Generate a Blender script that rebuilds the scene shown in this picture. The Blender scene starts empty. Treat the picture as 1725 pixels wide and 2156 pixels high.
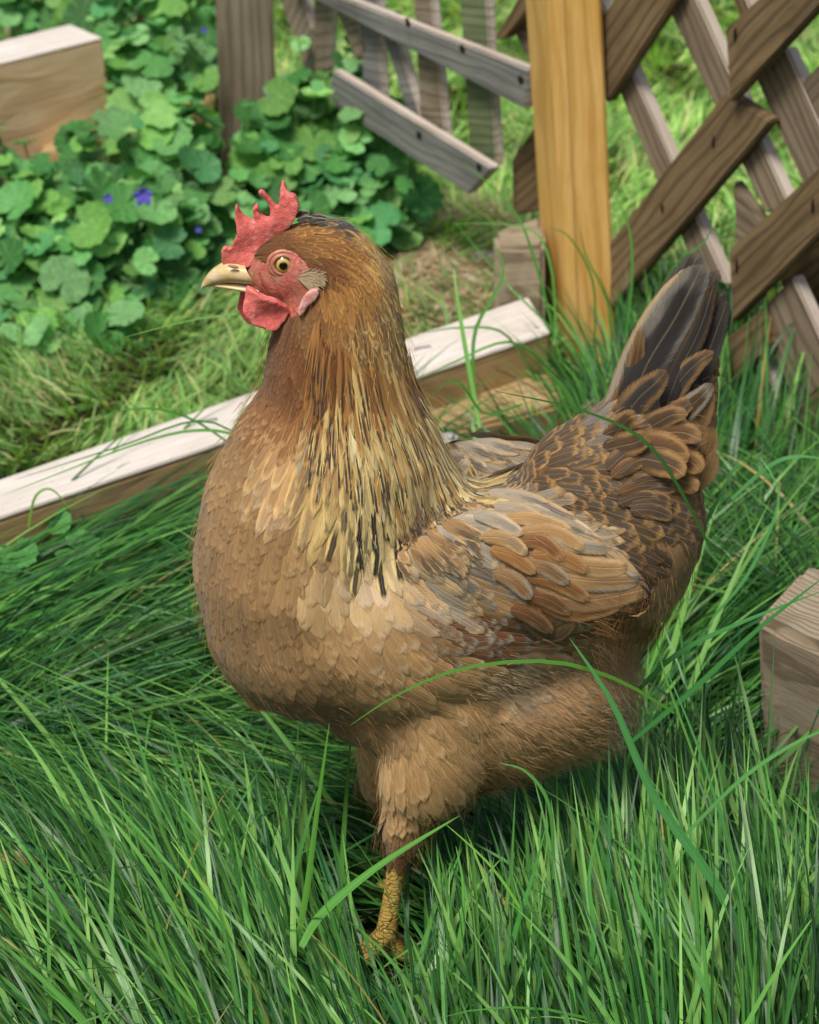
import bpy, bmesh, math, random
import numpy as np
from mathutils import Vector, Matrix, noise as mnoise
from mathutils.bvhtree import BVHTree
random.seed(7); RNG = np.random.default_rng(7)
S = bpy.context.scene; COL = S.collection
# ------------------------------------------------------------------ camera, sky, sun
PITCH = math.radians(25.0); FPX = 7670.0; CX, CY = 862.5, 1078.0      # photograph measured on a 1725 x 2156 grid
CAM = Vector((0.0, -1.813, 1.123))
cam = bpy.data.cameras.new('camera'); camo = bpy.data.objects.new('camera', cam); COL.objects.link(camo)
camo.location = CAM; camo.rotation_euler = (math.radians(90) - PITCH, 0, 0)
cam.sensor_fit = 'VERTICAL'; cam.sensor_height = 24; cam.lens = 12 / math.tan(math.radians(8.0))
cam.clip_start = 0.05; cam.clip_end = 200
cam.dof.use_dof = True; cam.dof.focus_distance = 1.95; cam.dof.aperture_fstop = 12.0
S.camera = camo
W = bpy.data.worlds.new('World'); S.world = W; W.use_nodes = True
nt = W.node_tree; bg = nt.nodes['Background']; sky = nt.nodes.new('ShaderNodeTexSky')
SUN_EL, SUN_AZ = math.radians(60), math.radians(-150)       # azimuth from +Y clockwise: behind the camera's left shoulder
sky.sky_type = 'NISHITA'; sky.sun_disc = False; sky.sun_elevation = SUN_EL; sky.sun_rotation = SUN_AZ
sky.air_density = 1.0; sky.dust_density = 4.0; sky.ozone_density = 0.6
nt.links.new(sky.outputs[0], bg.inputs[0]); bg.inputs[1].default_value = 0.08
sl = bpy.data.lights.new('sun', 'SUN'); sl.energy = 3.0; sl.angle = math.radians(18); sl.color = (1, .965, .91)
so = bpy.data.objects.new('sun', sl); COL.objects.link(so)
sd = Vector((math.sin(SUN_AZ) * math.cos(SUN_EL), math.cos(SUN_AZ) * math.cos(SUN_EL), math.sin(SUN_EL)))
so.rotation_euler = sd.to_track_quat('Z', 'Y').to_euler()
S.view_settings.view_transform = 'Standard'; S.view_settings.look = 'None'
S.view_settings.exposure = 0.28; S.view_settings.gamma = 1; S.view_settings.use_curve_mapping = False
S.cycles.max_bounces = 8; S.cycles.transparent_max_bounces = 8

# ------------------------------------------------------------------ helpers
def ray(px, py):
    d = Vector(((px - CX) / FPX, 1.0, -(py - CY) / FPX))
    c, s = math.cos(PITCH), math.sin(PITCH)
    return Vector((d.x, c * d.y + s * d.z, -s * d.y + c * d.z))
def onY(px, py, y=0.0):
    d = ray(px, py); return CAM + d * ((y - CAM.y) / d.y)
def onZ(px, py, z=0.0):
    d = ray(px, py); return CAM + d * ((z - CAM.z) / d.z)
def onPlane(px, py, o, n):
    d = ray(px, py); return CAM + d * ((o - CAM).dot(n) / d.dot(n))
def toPix(p):                                                # numpy (N,3) -> pixels
    q = np.asarray(p, float) - np.array(CAM); c, s = math.cos(PITCH), math.sin(PITCH)
    dep = q[..., 1] * c - q[..., 2] * s; up = q[..., 1] * s + q[..., 2] * c
    return np.stack([CX + FPX * q[..., 0] / dep, CY - FPX * up / dep], -1)
def lin(h, k=1.0):
    h = h.lstrip('#'); o = []
    for i in (0, 2, 4):
        c = int(h[i:i + 2], 16) / 255; o.append((c / 12.92 if c <= .04045 else ((c + .055) / 1.055) ** 2.4) * k)
    return tuple(o)
def rgba(h, k=1.0): return lin(h, k) + (1.0,)
def tag(o, label=None, cat=None, group=None, kind=None):
    for k, v in (('label', label), ('category', cat), ('group', group), ('kind', kind)):
        if v: o[k] = v
    return o
def empty(name, loc=(0, 0, 0)):
    o = bpy.data.objects.new(name, None); COL.objects.link(o); o.location = loc; o.empty_display_size = .02
    return o
def link(name, me, mat, parent=None, smooth=True):
    o = bpy.data.objects.new(name, me); COL.objects.link(o)
    if mat: me.materials.append(mat)
    if smooth:
        me.polygons.foreach_set('use_smooth', [True] * len(me.polygons))
    if parent:
        o.parent = parent; o.matrix_parent_inverse = Matrix.Translation(-parent.location)
    return o
def npmesh(name, verts, quads, attrs=None):
    verts = np.asarray(verts, np.float32).reshape(-1, 3); quads = np.asarray(quads, np.int32).reshape(-1, 4)
    me = bpy.data.meshes.new(name); me.vertices.add(len(verts)); me.vertices.foreach_set('co', verts.ravel())
    me.loops.add(quads.size); me.loops.foreach_set('vertex_index', quads.ravel())
    me.polygons.add(len(quads)); me.polygons.foreach_set('loop_start', np.arange(0, quads.size, 4, dtype=np.int32))
    for k, v in (attrs or {}).items():
        v = np.asarray(v, np.float32)
        if v.ndim == 1: a = me.attributes.new(k, 'FLOAT', 'POINT'); a.data.foreach_set('value', v)
        elif v.shape[1] == 3: a = me.attributes.new(k, 'FLOAT_VECTOR', 'POINT'); a.data.foreach_set('vector', v.ravel())
        else: a = me.attributes.new(k, 'FLOAT_COLOR', 'POINT'); a.data.foreach_set('color', v.ravel())
    me.update(calc_edges=True); me.validate(); return me
def apply_mods(o):
    dg = bpy.context.evaluated_depsgraph_get(); me = bpy.data.meshes.new_from_object(o.evaluated_get(dg))
    old = o.data; o.modifiers.clear(); o.data = me; bpy.data.meshes.remove(old); return o
class Balls:                                                  # many overlapping spheres, joined afterwards by the remesh
    def __init__(s): s.v, s.f, s.n = [], [], 0; s.unit = {}
    def add(s, ctr, r3, seg):
        if seg not in s.unit:
            bm = bmesh.new(); bmesh.ops.create_uvsphere(bm, u_segments=seg, v_segments=seg // 2, radius=1); bm.verts.index_update()
            s.unit[seg] = (np.array([v.co[:] for v in bm.verts]), [[v.index for v in f.verts] for f in bm.faces]); bm.free()
        v, f = s.unit[seg]; s.v.append(v * np.array(r3) + np.array(ctr)); s.f += [[i + s.n for i in q] for q in f]; s.n += len(v)
    def mesh(s, name):
        me = bpy.data.meshes.new(name); me.from_pydata(np.concatenate(s.v).tolist(), [], s.f); me.update(); return me
def remeshed(name, bm, voxel, smooth_it=6, factor=.5):
    if isinstance(bm, Balls): me = bm.mesh(name)
    else: me = bpy.data.meshes.new(name); bm.to_mesh(me); bm.free()
    o = bpy.data.objects.new(name, me); COL.objects.link(o)
    m = o.modifiers.new('r', 'REMESH'); m.mode = 'VOXEL'; m.voxel_size = voxel; m.use_smooth_shade = True
    if smooth_it:
        m = o.modifiers.new('s', 'SMOOTH'); m.factor = factor; m.iterations = smooth_it
    bpy.context.view_layer.update(); apply_mods(o); me = o.data; COL.objects.unlink(o); bpy.data.objects.remove(o); return me

# ------------------------------------------------------------------ materials
class NB:
    def __init__(s, name):
        s.m = bpy.data.materials.new(name); s.m.use_nodes = True; s.t = s.m.node_tree; s.b = s.t.nodes['Principled BSDF']
    def n(s, typ, **kw):
        nd = s.t.nodes.new('ShaderNode' + typ)
        for k, v in kw.items():
            if k.startswith('i'):
                key = k[1:]; nd.inputs[int(key) if key.isdigit() else key].default_value = v
            else: setattr(nd, k, v)
        return nd
    def l(s, a, b): s.t.links.new(a, b)
    def put(s, sock, v):
        if v is None: return
        if hasattr(v, 'is_linked') or hasattr(v, 'links'): s.l(v, sock)
        else: sock.default_value = v
    def math(s, op, a, b=None, c=None, clamp=False):
        nd = s.n('Math', operation=op, use_clamp=clamp)
        for i, v in enumerate((a, b, c)): s.put(nd.inputs[i], v)
        return nd.outputs[0]
    def attr(s, name, out='Color'): return s.n('Attribute', attribute_name=name).outputs[out]
    def noise(s, vec, scale, detail=3, rough=.55, dist=0):
        nd = s.n('TexNoise'); nd.inputs['Scale'].default_value = scale; nd.inputs['Detail'].default_value = detail
        nd.inputs['Roughness'].default_value = rough; nd.inputs['Distortion'].default_value = dist
        if vec is not None: s.l(vec, nd.inputs['Vector'])
        return nd.outputs[0]
    def mapr(s, v, a, b, c=0., d=1., smooth=False):
        nd = s.n('MapRange', clamp=True)
        if smooth: nd.interpolation_type = 'SMOOTHSTEP'
        s.put(nd.inputs[0], v)
        for i, x in enumerate((a, b, c, d)): nd.inputs[i + 1].default_value = x
        return nd.outputs[0]
    def mix(s, f, a, b, mode='MIX'):
        nd = s.n('Mix', data_type='RGBA', blend_type=mode); s.put(nd.inputs[0], f)
        for i, v in ((6, a), (7, b)): s.put(nd.inputs[i], v)
        return nd.outputs[2]
    def ramp(s, f, stops):
        nd = s.n('ValToRGB'); e = nd.color_ramp.elements
        while len(e) < len(stops): e.new(.5)
        for el, (p, c) in zip(e, stops): el.position = p; el.color = c
        s.put(nd.inputs[0], f); return nd.outputs[0]
    def vmul(s, v, k):
        nd = s.n('VectorMath', operation='MULTIPLY'); s.l(v, nd.inputs[0]); nd.inputs[1].default_value = k; return nd.outputs[0]
    def bump(s, h, strength=.5, dist=.001):
        nd = s.n('Bump'); nd.inputs['Strength'].default_value = strength; nd.inputs['Distance'].default_value = dist
        s.l(h, nd.inputs['Height']); s.l(nd.outputs[0], s.b.inputs['Normal'])
    def set(s, color=None, rough=.6, spec=.3):
        s.put(s.b.inputs['Base Color'], color); s.put(s.b.inputs['Roughness'], rough); s.b.inputs['Specular IOR Level'].default_value = spec
    def translucent(s, color, fac):
        tr = s.n('BsdfTranslucent'); s.put(tr.inputs[0], color); mx = s.n('MixShader'); mx.inputs[0].default_value = fac
        s.l(s.b.outputs[0], mx.inputs[1]); s.l(tr.outputs[0], mx.inputs[2]); s.l(mx.outputs[0], s.t.nodes['Material Output'].inputs[0])

def wood(name, c1, c2, c3, knots=.5, rough=.75, dirt=.3, spots=0.0, ring=34):
    b = NB(name); v = b.attr('wd', 'Vector')
    warp = b.noise(b.vmul(v, (3, 14, 14)), 1.6, 2)
    wv = b.n('VectorMath', operation='ADD'); b.l(b.vmul(v, (1.0, 1.0, 1.0)), wv.inputs[0])
    sc = b.n('VectorMath', operation='SCALE'); b.l(warp, sc.inputs[0]); sc.inputs['Scale'].default_value = .03; b.l(sc.outputs[0], wv.inputs[1])
    fine = b.noise(b.vmul(wv.outputs[0], (14, 420, 420)), 1.0, 4, .6)
    wave = b.n('TexWave', wave_type='BANDS', bands_direction='Y'); wave.inputs['Scale'].default_value = ring; wave.inputs['Distortion'].default_value = 5
    wave.inputs['Detail'].default_value = 2; wave.inputs['Detail Scale'].default_value = .8
    b.l(b.vmul(wv.outputs[0], (.25, 1, .6)), wave.inputs['Vector'])
    ringv = b.mapr(wave.outputs[1], .55, .98, 0, 1, True)
    col = b.mix(b.mapr(b.noise(b.vmul(v, (9, 30, 30)), 1.3, 3), .35, .7), rgba(c1), rgba(c2))
    col = b.mix(b.math('MULTIPLY', ringv, knots), col, rgba(c3))
    col = b.mix(b.mapr(fine, .38, .68, 0, .55), col, b.mix(.55, col, rgba(c3)))
    blot = b.mapr(b.noise(b.vmul(v, (22, 34, 34)), 1, 4, .7), .55, .75)
    col = b.mix(b.math('MULTIPLY', blot, dirt), col, rgba(c3, .6))
    if spots:
        vo = b.n('TexVoronoi'); vo.inputs['Scale'].default_value = 1.0; b.l(b.vmul(v, (190, 190, 190)), vo.inputs['Vector'])
        sp = b.math('MULTIPLY', b.mapr(vo.outputs['Distance'], .1, .22, 1, 0), b.mapr(b.noise(v, 40, 2), .5, .6))
        col = b.mix(b.math('MULTIPLY', sp, spots), col, rgba('4a4440'))
    b.set(col, rough, .2)
    b.bump(b.math('ADD', fine, b.math('MULTIPLY', ringv, .5)), .5, .0012); return b.m
M = {}
M['brown'] = wood('pressure treated brown wood', '6d5a41', '857050', '3a2d1e', .5)
M['brown2'] = wood('greyed brown wood', '7a6b58', '91836c', '4a3d30', .5)
M['grey'] = wood('weathered grey wood', '6c6c68', '84847e', '45443f', .2)
M['greywarm'] = wood('weathered warm grey wood', '776b59', '90846f', '4c4233', .5)
M['greygreen'] = wood('algae stained grey wood', '5f6a4a', '7c8464', '414a30', .4)
M['yellow'] = wood('fresh yellow stained pine', 'd0a458', 'dcb470', 'a8752f', .4, .6, .22, 0, 26)
M['pine'] = wood('raw pine face', 'd9b98c', 'e4c9a0', 'b08a5c', .35, .75, .15, .3)
M['white'] = wood('light-washed pale timber top', 'd6cdc2', 'e6ded4', 'ada08e', .18, .7, .12, .5)  # pale wood, with the overexposed daylight on top faces put into the colour
M['tan'] = wood('tan timber face', 'b09266', 'bfa477', '7c6240', .4, .75, .3)
M['sawn'] = wood('skylit slat edge', 'c2b3a4', 'd2c6ba', '94836f', .3)  # sky light on the slats' sides, painted in as a paler wood colour
M['log'] = wood('sawn log', '9a8a72', 'b0a288', '665642', .6, .8, .4, .3, 60)

def board(name, quad, plane, off=0.0, thick=.02, mat='brown', parent=None, seed=0, edge=None, bevel=.0015):
    """A sawn board: its face lies in the fence's plane, traced as start-top, end-top, end-bottom, start-bottom."""
    o, n = plane; oo = o + n * off
    p = [onPlane(x, y, oo, n) for x, y in quad]
    ax = ((p[1] + p[2]) - (p[0] + p[3])).normalized(); ay = n.cross(ax).normalized(); az = n
    bm = bmesh.new(); f = [bm.verts.new(q) for q in p]; r = [bm.verts.new(q - n * thick) for q in p]
    bm.faces.new(f); bm.faces.new(r[::-1])
    for i in range(4): bm.faces.new((f[i], r[i], r[(i + 1) % 4], f[(i + 1) % 4]))
    bmesh.ops.recalc_face_normals(bm, faces=bm.faces)
    bmesh.ops.bevel(bm, geom=bm.edges[:], offset=bevel, segments=2, affect='EDGES')
    ob = boxfinish(name, bm, p[0], (ax, ay, az), mat, parent, seed)
    if edge:  # side faces get the paler colour that stands in for sky light
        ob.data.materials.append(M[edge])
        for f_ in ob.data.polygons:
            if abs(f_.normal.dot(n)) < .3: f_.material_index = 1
    return ob
def boxfinish(name, bm, org, axes, mat, parent, seed):
    me = bpy.data.meshes.new(name); bm.to_mesh(me); bm.free()
    co = np.array([v.co[:] for v in me.vertices]); A = np.array([a[:] for a in axes])
    r = random.Random(seed * 77 + 5); wd = (co - np.array(org)) @ A.T + np.array([r.uniform(0, 9), r.uniform(0, 9), r.uniform(0, 9)])
    a = me.attributes.new('wd', 'FLOAT_VECTOR', 'POINT'); a.data.foreach_set('vector', wd.astype(np.float32).ravel())
    return link(name, me, M[mat] if isinstance(mat, str) else mat, parent, smooth=False)
def hexa(name, pts8, mat, parent=None, seed=0, long_axis=0, bevel=.002, cuts=0, rough=0.0):
    """pts8: four bottom corners then four top corners, matching order."""
    bm = bmesh.new(); v = [bm.verts.new(q) for q in pts8]
    bm.faces.new(v[:4][::-1]); bm.faces.new(v[4:])
    for i in range(4): bm.faces.new((v[i], v[(i + 1) % 4], v[4 + (i + 1) % 4], v[4 + i]))
    bmesh.ops.recalc_face_normals(bm, faces=bm.faces)
    bmesh.ops.bevel(bm, geom=bm.edges[:], offset=bevel, segments=2, affect='EDGES')
    if cuts:
        bmesh.ops.subdivide_edges(bm, edges=bm.edges[:], cuts=cuts, use_grid_fill=True)
        for q in bm.verts: q.co += mnoise.noise_vector(q.co * 60) * rough
    P = [Vector(q) for q in pts8]
    e = [(P[1] - P[0]), (P[3] - P[0]), (P[4] - P[0])]; ax = e[long_axis].normalized()
    oth = [e[i] for i in range(3) if i != long_axis]; az = ax.cross(oth[0]).normalized(); ay = az.cross(ax)
    return boxfinish(name, bm, P[0], (ax, ay, az), mat, parent, seed)

# ------------------------------------------------------------------ ground
def soil_mat():
    b = NB('dark garden soil'); g = b.n('NewGeometry').outputs['Position']
    n1 = b.noise(g, 30, 6, .7); n2 = b.noise(g, 260, 3, .7)
    c = b.ramp(n1, [(.3, rgba('1d1810')), (.5, rgba('2f2a1b')), (.65, rgba('36451f'))])
    b.set(b.mix(b.mapr(n2, .45, .7), c, rgba('4f4230')), .95, .1); b.bump(n2, .8, .004); return b.m
M['soil'] = soil_mat()
me = bpy.data.meshes.new('ground'); bm = bmesh.new()
bmesh.ops.create_grid(bm, x_segments=60, y_segments=60, size=60); bm.to_mesh(me); bm.free()
tag(link('ground', me, M['soil']), kind='structure')

# ------------------------------------------------------------------ hen: body volume from traced joints
PXM = 2.0 / FPX                                              # metres per grid pixel in the hen's plane
def P0(px, py, y=0.0): return onY(px, py, y)
CH = {                                                        # x, y, radius on the grid; then lateral squash and side offset (m)
 'neck': [(560, 578, 44, .62), (600, 568, 72, .62), (640, 562, 86, .66), (690, 562, 96, .74), (720, 620, 112, .8), (713, 700, 132, .85), (710, 780, 146, .88),
          (712, 850, 158, .9), (712, 920, 186, .9), (700, 1000, 226, .9), (675, 1100, 252, .9), (662, 1190, 256, .92), (680, 1270, 254, .92)],
 'jaw': [(570, 600, 40, .6), (610, 630, 50, .6), (640, 640, 60, .7)],
 'trunk': [(700, 1180, 240, .92), (780, 1260, 262, .92), (880, 1280, 258, .92), (1000, 1250, 238, .92), (1120, 1215, 222, .9), (1220, 1170, 214, .85), (1290, 1110, 192, .8)],
 'rump': [(1290, 1100, 186, .8), (1300, 1170, 160, .75), (1280, 1230, 115, .7), (1300, 1090, 184, .75)],
 'tailroot': [(1260, 1050, 172, .8), (1340, 975, 142, .55), (1392, 890, 112, .34), (1425, 790, 84, .2)],
 'belly': [(790, 1425, 150, 1.), (930, 1460, 165, 1.), (1060, 1450, 172, 1.), (1170, 1430, 150, 1.), (1238, 1440, 104, 1.)],
 'cape': [(745, 870, 128, .9), (795, 950, 128, .95), (850, 1025, 112, .95), (915, 1085, 96, .95), (990, 1110, 90, .95)],
 'lowbelly': [(880, 1540, 112, .8), (960, 1568, 106, .8), (1060, 1548, 100, .9), (1160, 1520, 90, .9), (1250, 1500, 80, .9)],
 'vent': [(1170, 1470, 110, .9), (1235, 1490, 88, .9), (1262, 1500, 66, .9)],
}
def chain_spheres(name):
    pts = CH[name] if isinstance(name, str) else name; out = []
    for a, b in zip(pts[:-1], pts[1:]):
        d = math.hypot(b[0] - a[0], b[1] - a[1]); n = max(2, int(d / (min(a[2], b[2]) * .14)))
        for i in range(n):
            t = i / n; out.append([a[k] * (1 - t) + b[k] * t for k in range(len(a))])
    out.append(list(pts[-1])); return out
SPH = []                                                      # (centre, (rx, ry, rz))
def add_chain(bm, pts, y0=0.0, seg=24):
    for s in chain_spheres(pts):
        x, y, r, k = s[:4]; yy = s[4] if len(s) > 4 else y0
        h = r * PXM; c, sn = math.cos(PITCH), math.sin(PITCH); b = h / math.sqrt(c * c + k * k * sn * sn)
        ctr = P0(x, y, 0.0) + Vector((0, yy, 0)); ctr = P0(x, y, yy)
        SPH.append((ctr.copy(), (h, b * k, b)))
        bm.add(ctr, (h, b * k, b), seg)
bm = Balls()
for k in ('neck', 'jaw', 'trunk', 'rump', 'tailroot', 'belly', 'vent', 'lowbelly', 'cape'): add_chain(bm, k)
for sg in (-1, 1):                                            # folded wings and thighs, both sides
    wy = .047 * sg; dy = 0 if sg < 0 else 0
    def mir(pts, yy):                                         # the far side repeats the near side's world shape
        return pts
    W1 = [(915, 1190, 70, .35), (1000, 1195, 118, .34), (1090, 1215, 128, .33), (1180, 1225, 108, .33), (1260, 1240, 72, .33), (1330, 1250, 38, .35)]
    T1 = [(940, 1480, 126, .7), (930, 1555, 116, .75), (900, 1630, 96, .8), (868, 1690, 52, .85), (851, 1750, 47, .85), (846, 1792, 28, .9)]
    def addside(pts, yy, sg):
        for s in chain_spheres(pts):
            x, y, r, k = s[:4]; h = r * PXM; c, sn = math.cos(PITCH), math.sin(PITCH); b = h / math.sqrt(c * c + k * k * sn * sn)
            ctr = P0(x, y, -abs(yy)); ctr.y *= -sg
            if sg < 0: ctr.y = -abs(ctr.y)
            else: ctr.y = abs(ctr.y)
            SPH.append((ctr.copy(), (h, b * k, b)))
            bm.add(ctr, (h, b * k, b), 24)
    addside(W1, .048, sg); addside(T1 if sg < 0 else [(900, 1480, 120, .7), (850, 1600, 88, .75), (815, 1690, 66, .8), (800, 1750, 46, .85), (812, 1800, 26, .9)], .028, sg)
# legs: shank and toes, near leg planted, far leg behind it
LEG = []
def limb(bm, pts, rads, seg=12):
    for (a, ra), (b, rb) in zip(zip(pts[:-1], rads[:-1]), zip(pts[1:], rads[1:])):
        n = max(2, int((b - a).length / (min(ra, rb) * .35)))
        for i in range(n + 1):
            t = i / n; bm.add(a.lerp(b, t), (ra * (1 - t) + rb * t,) * 3, seg)
YL = -.030
hock = P0(848, 1745, YL); ank = P0(815, 1962, YL); LEGPTS = []
CLAWS = []
for sg in (-1, 1):
    H, A = hock.copy(), ank.copy(); 
    if sg > 0: H.y = .030; A.y = .030; H.x += .004; A.x += .005
    A.z = max(A.z, .012)
    limb(bm, [H + Vector((.002, 0, .01)), H.lerp(A, .25), H.lerp(A, .7), A], [.0085, .0062, .0058, .0070])
    for ang, L in ((180, .040), (212, .034), (150, .034), (10, .018)):
        d = Vector((math.cos(math.radians(ang)), math.sin(math.radians(ang)), 0))
        k1 = A + d * L * .5 + Vector((0, 0, .003)); k2 = A + d * L; k1.z = .010; k2.z = .005
        limb(bm, [A, k1, k2], [.0052, .0042, .0032]); CLAWS.append((k2, d))
body_me = remeshed('body', bm, .0019, 8, .5)
bco = np.empty(len(body_me.vertices) * 3, np.float32); body_me.vertices.foreach_get('co', bco); bco = bco.reshape(-1, 3)
BV = BVHTree.FromPolygons([tuple(c) for c in bco.tolist()], [p.vertices[:] for p in body_me.polygons])
def mirpix(p):                                                # pixel of the point's near-side twin
    p = np.array(p, float); p[..., 1] = -np.abs(p[..., 1]); return toPix(p)

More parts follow.
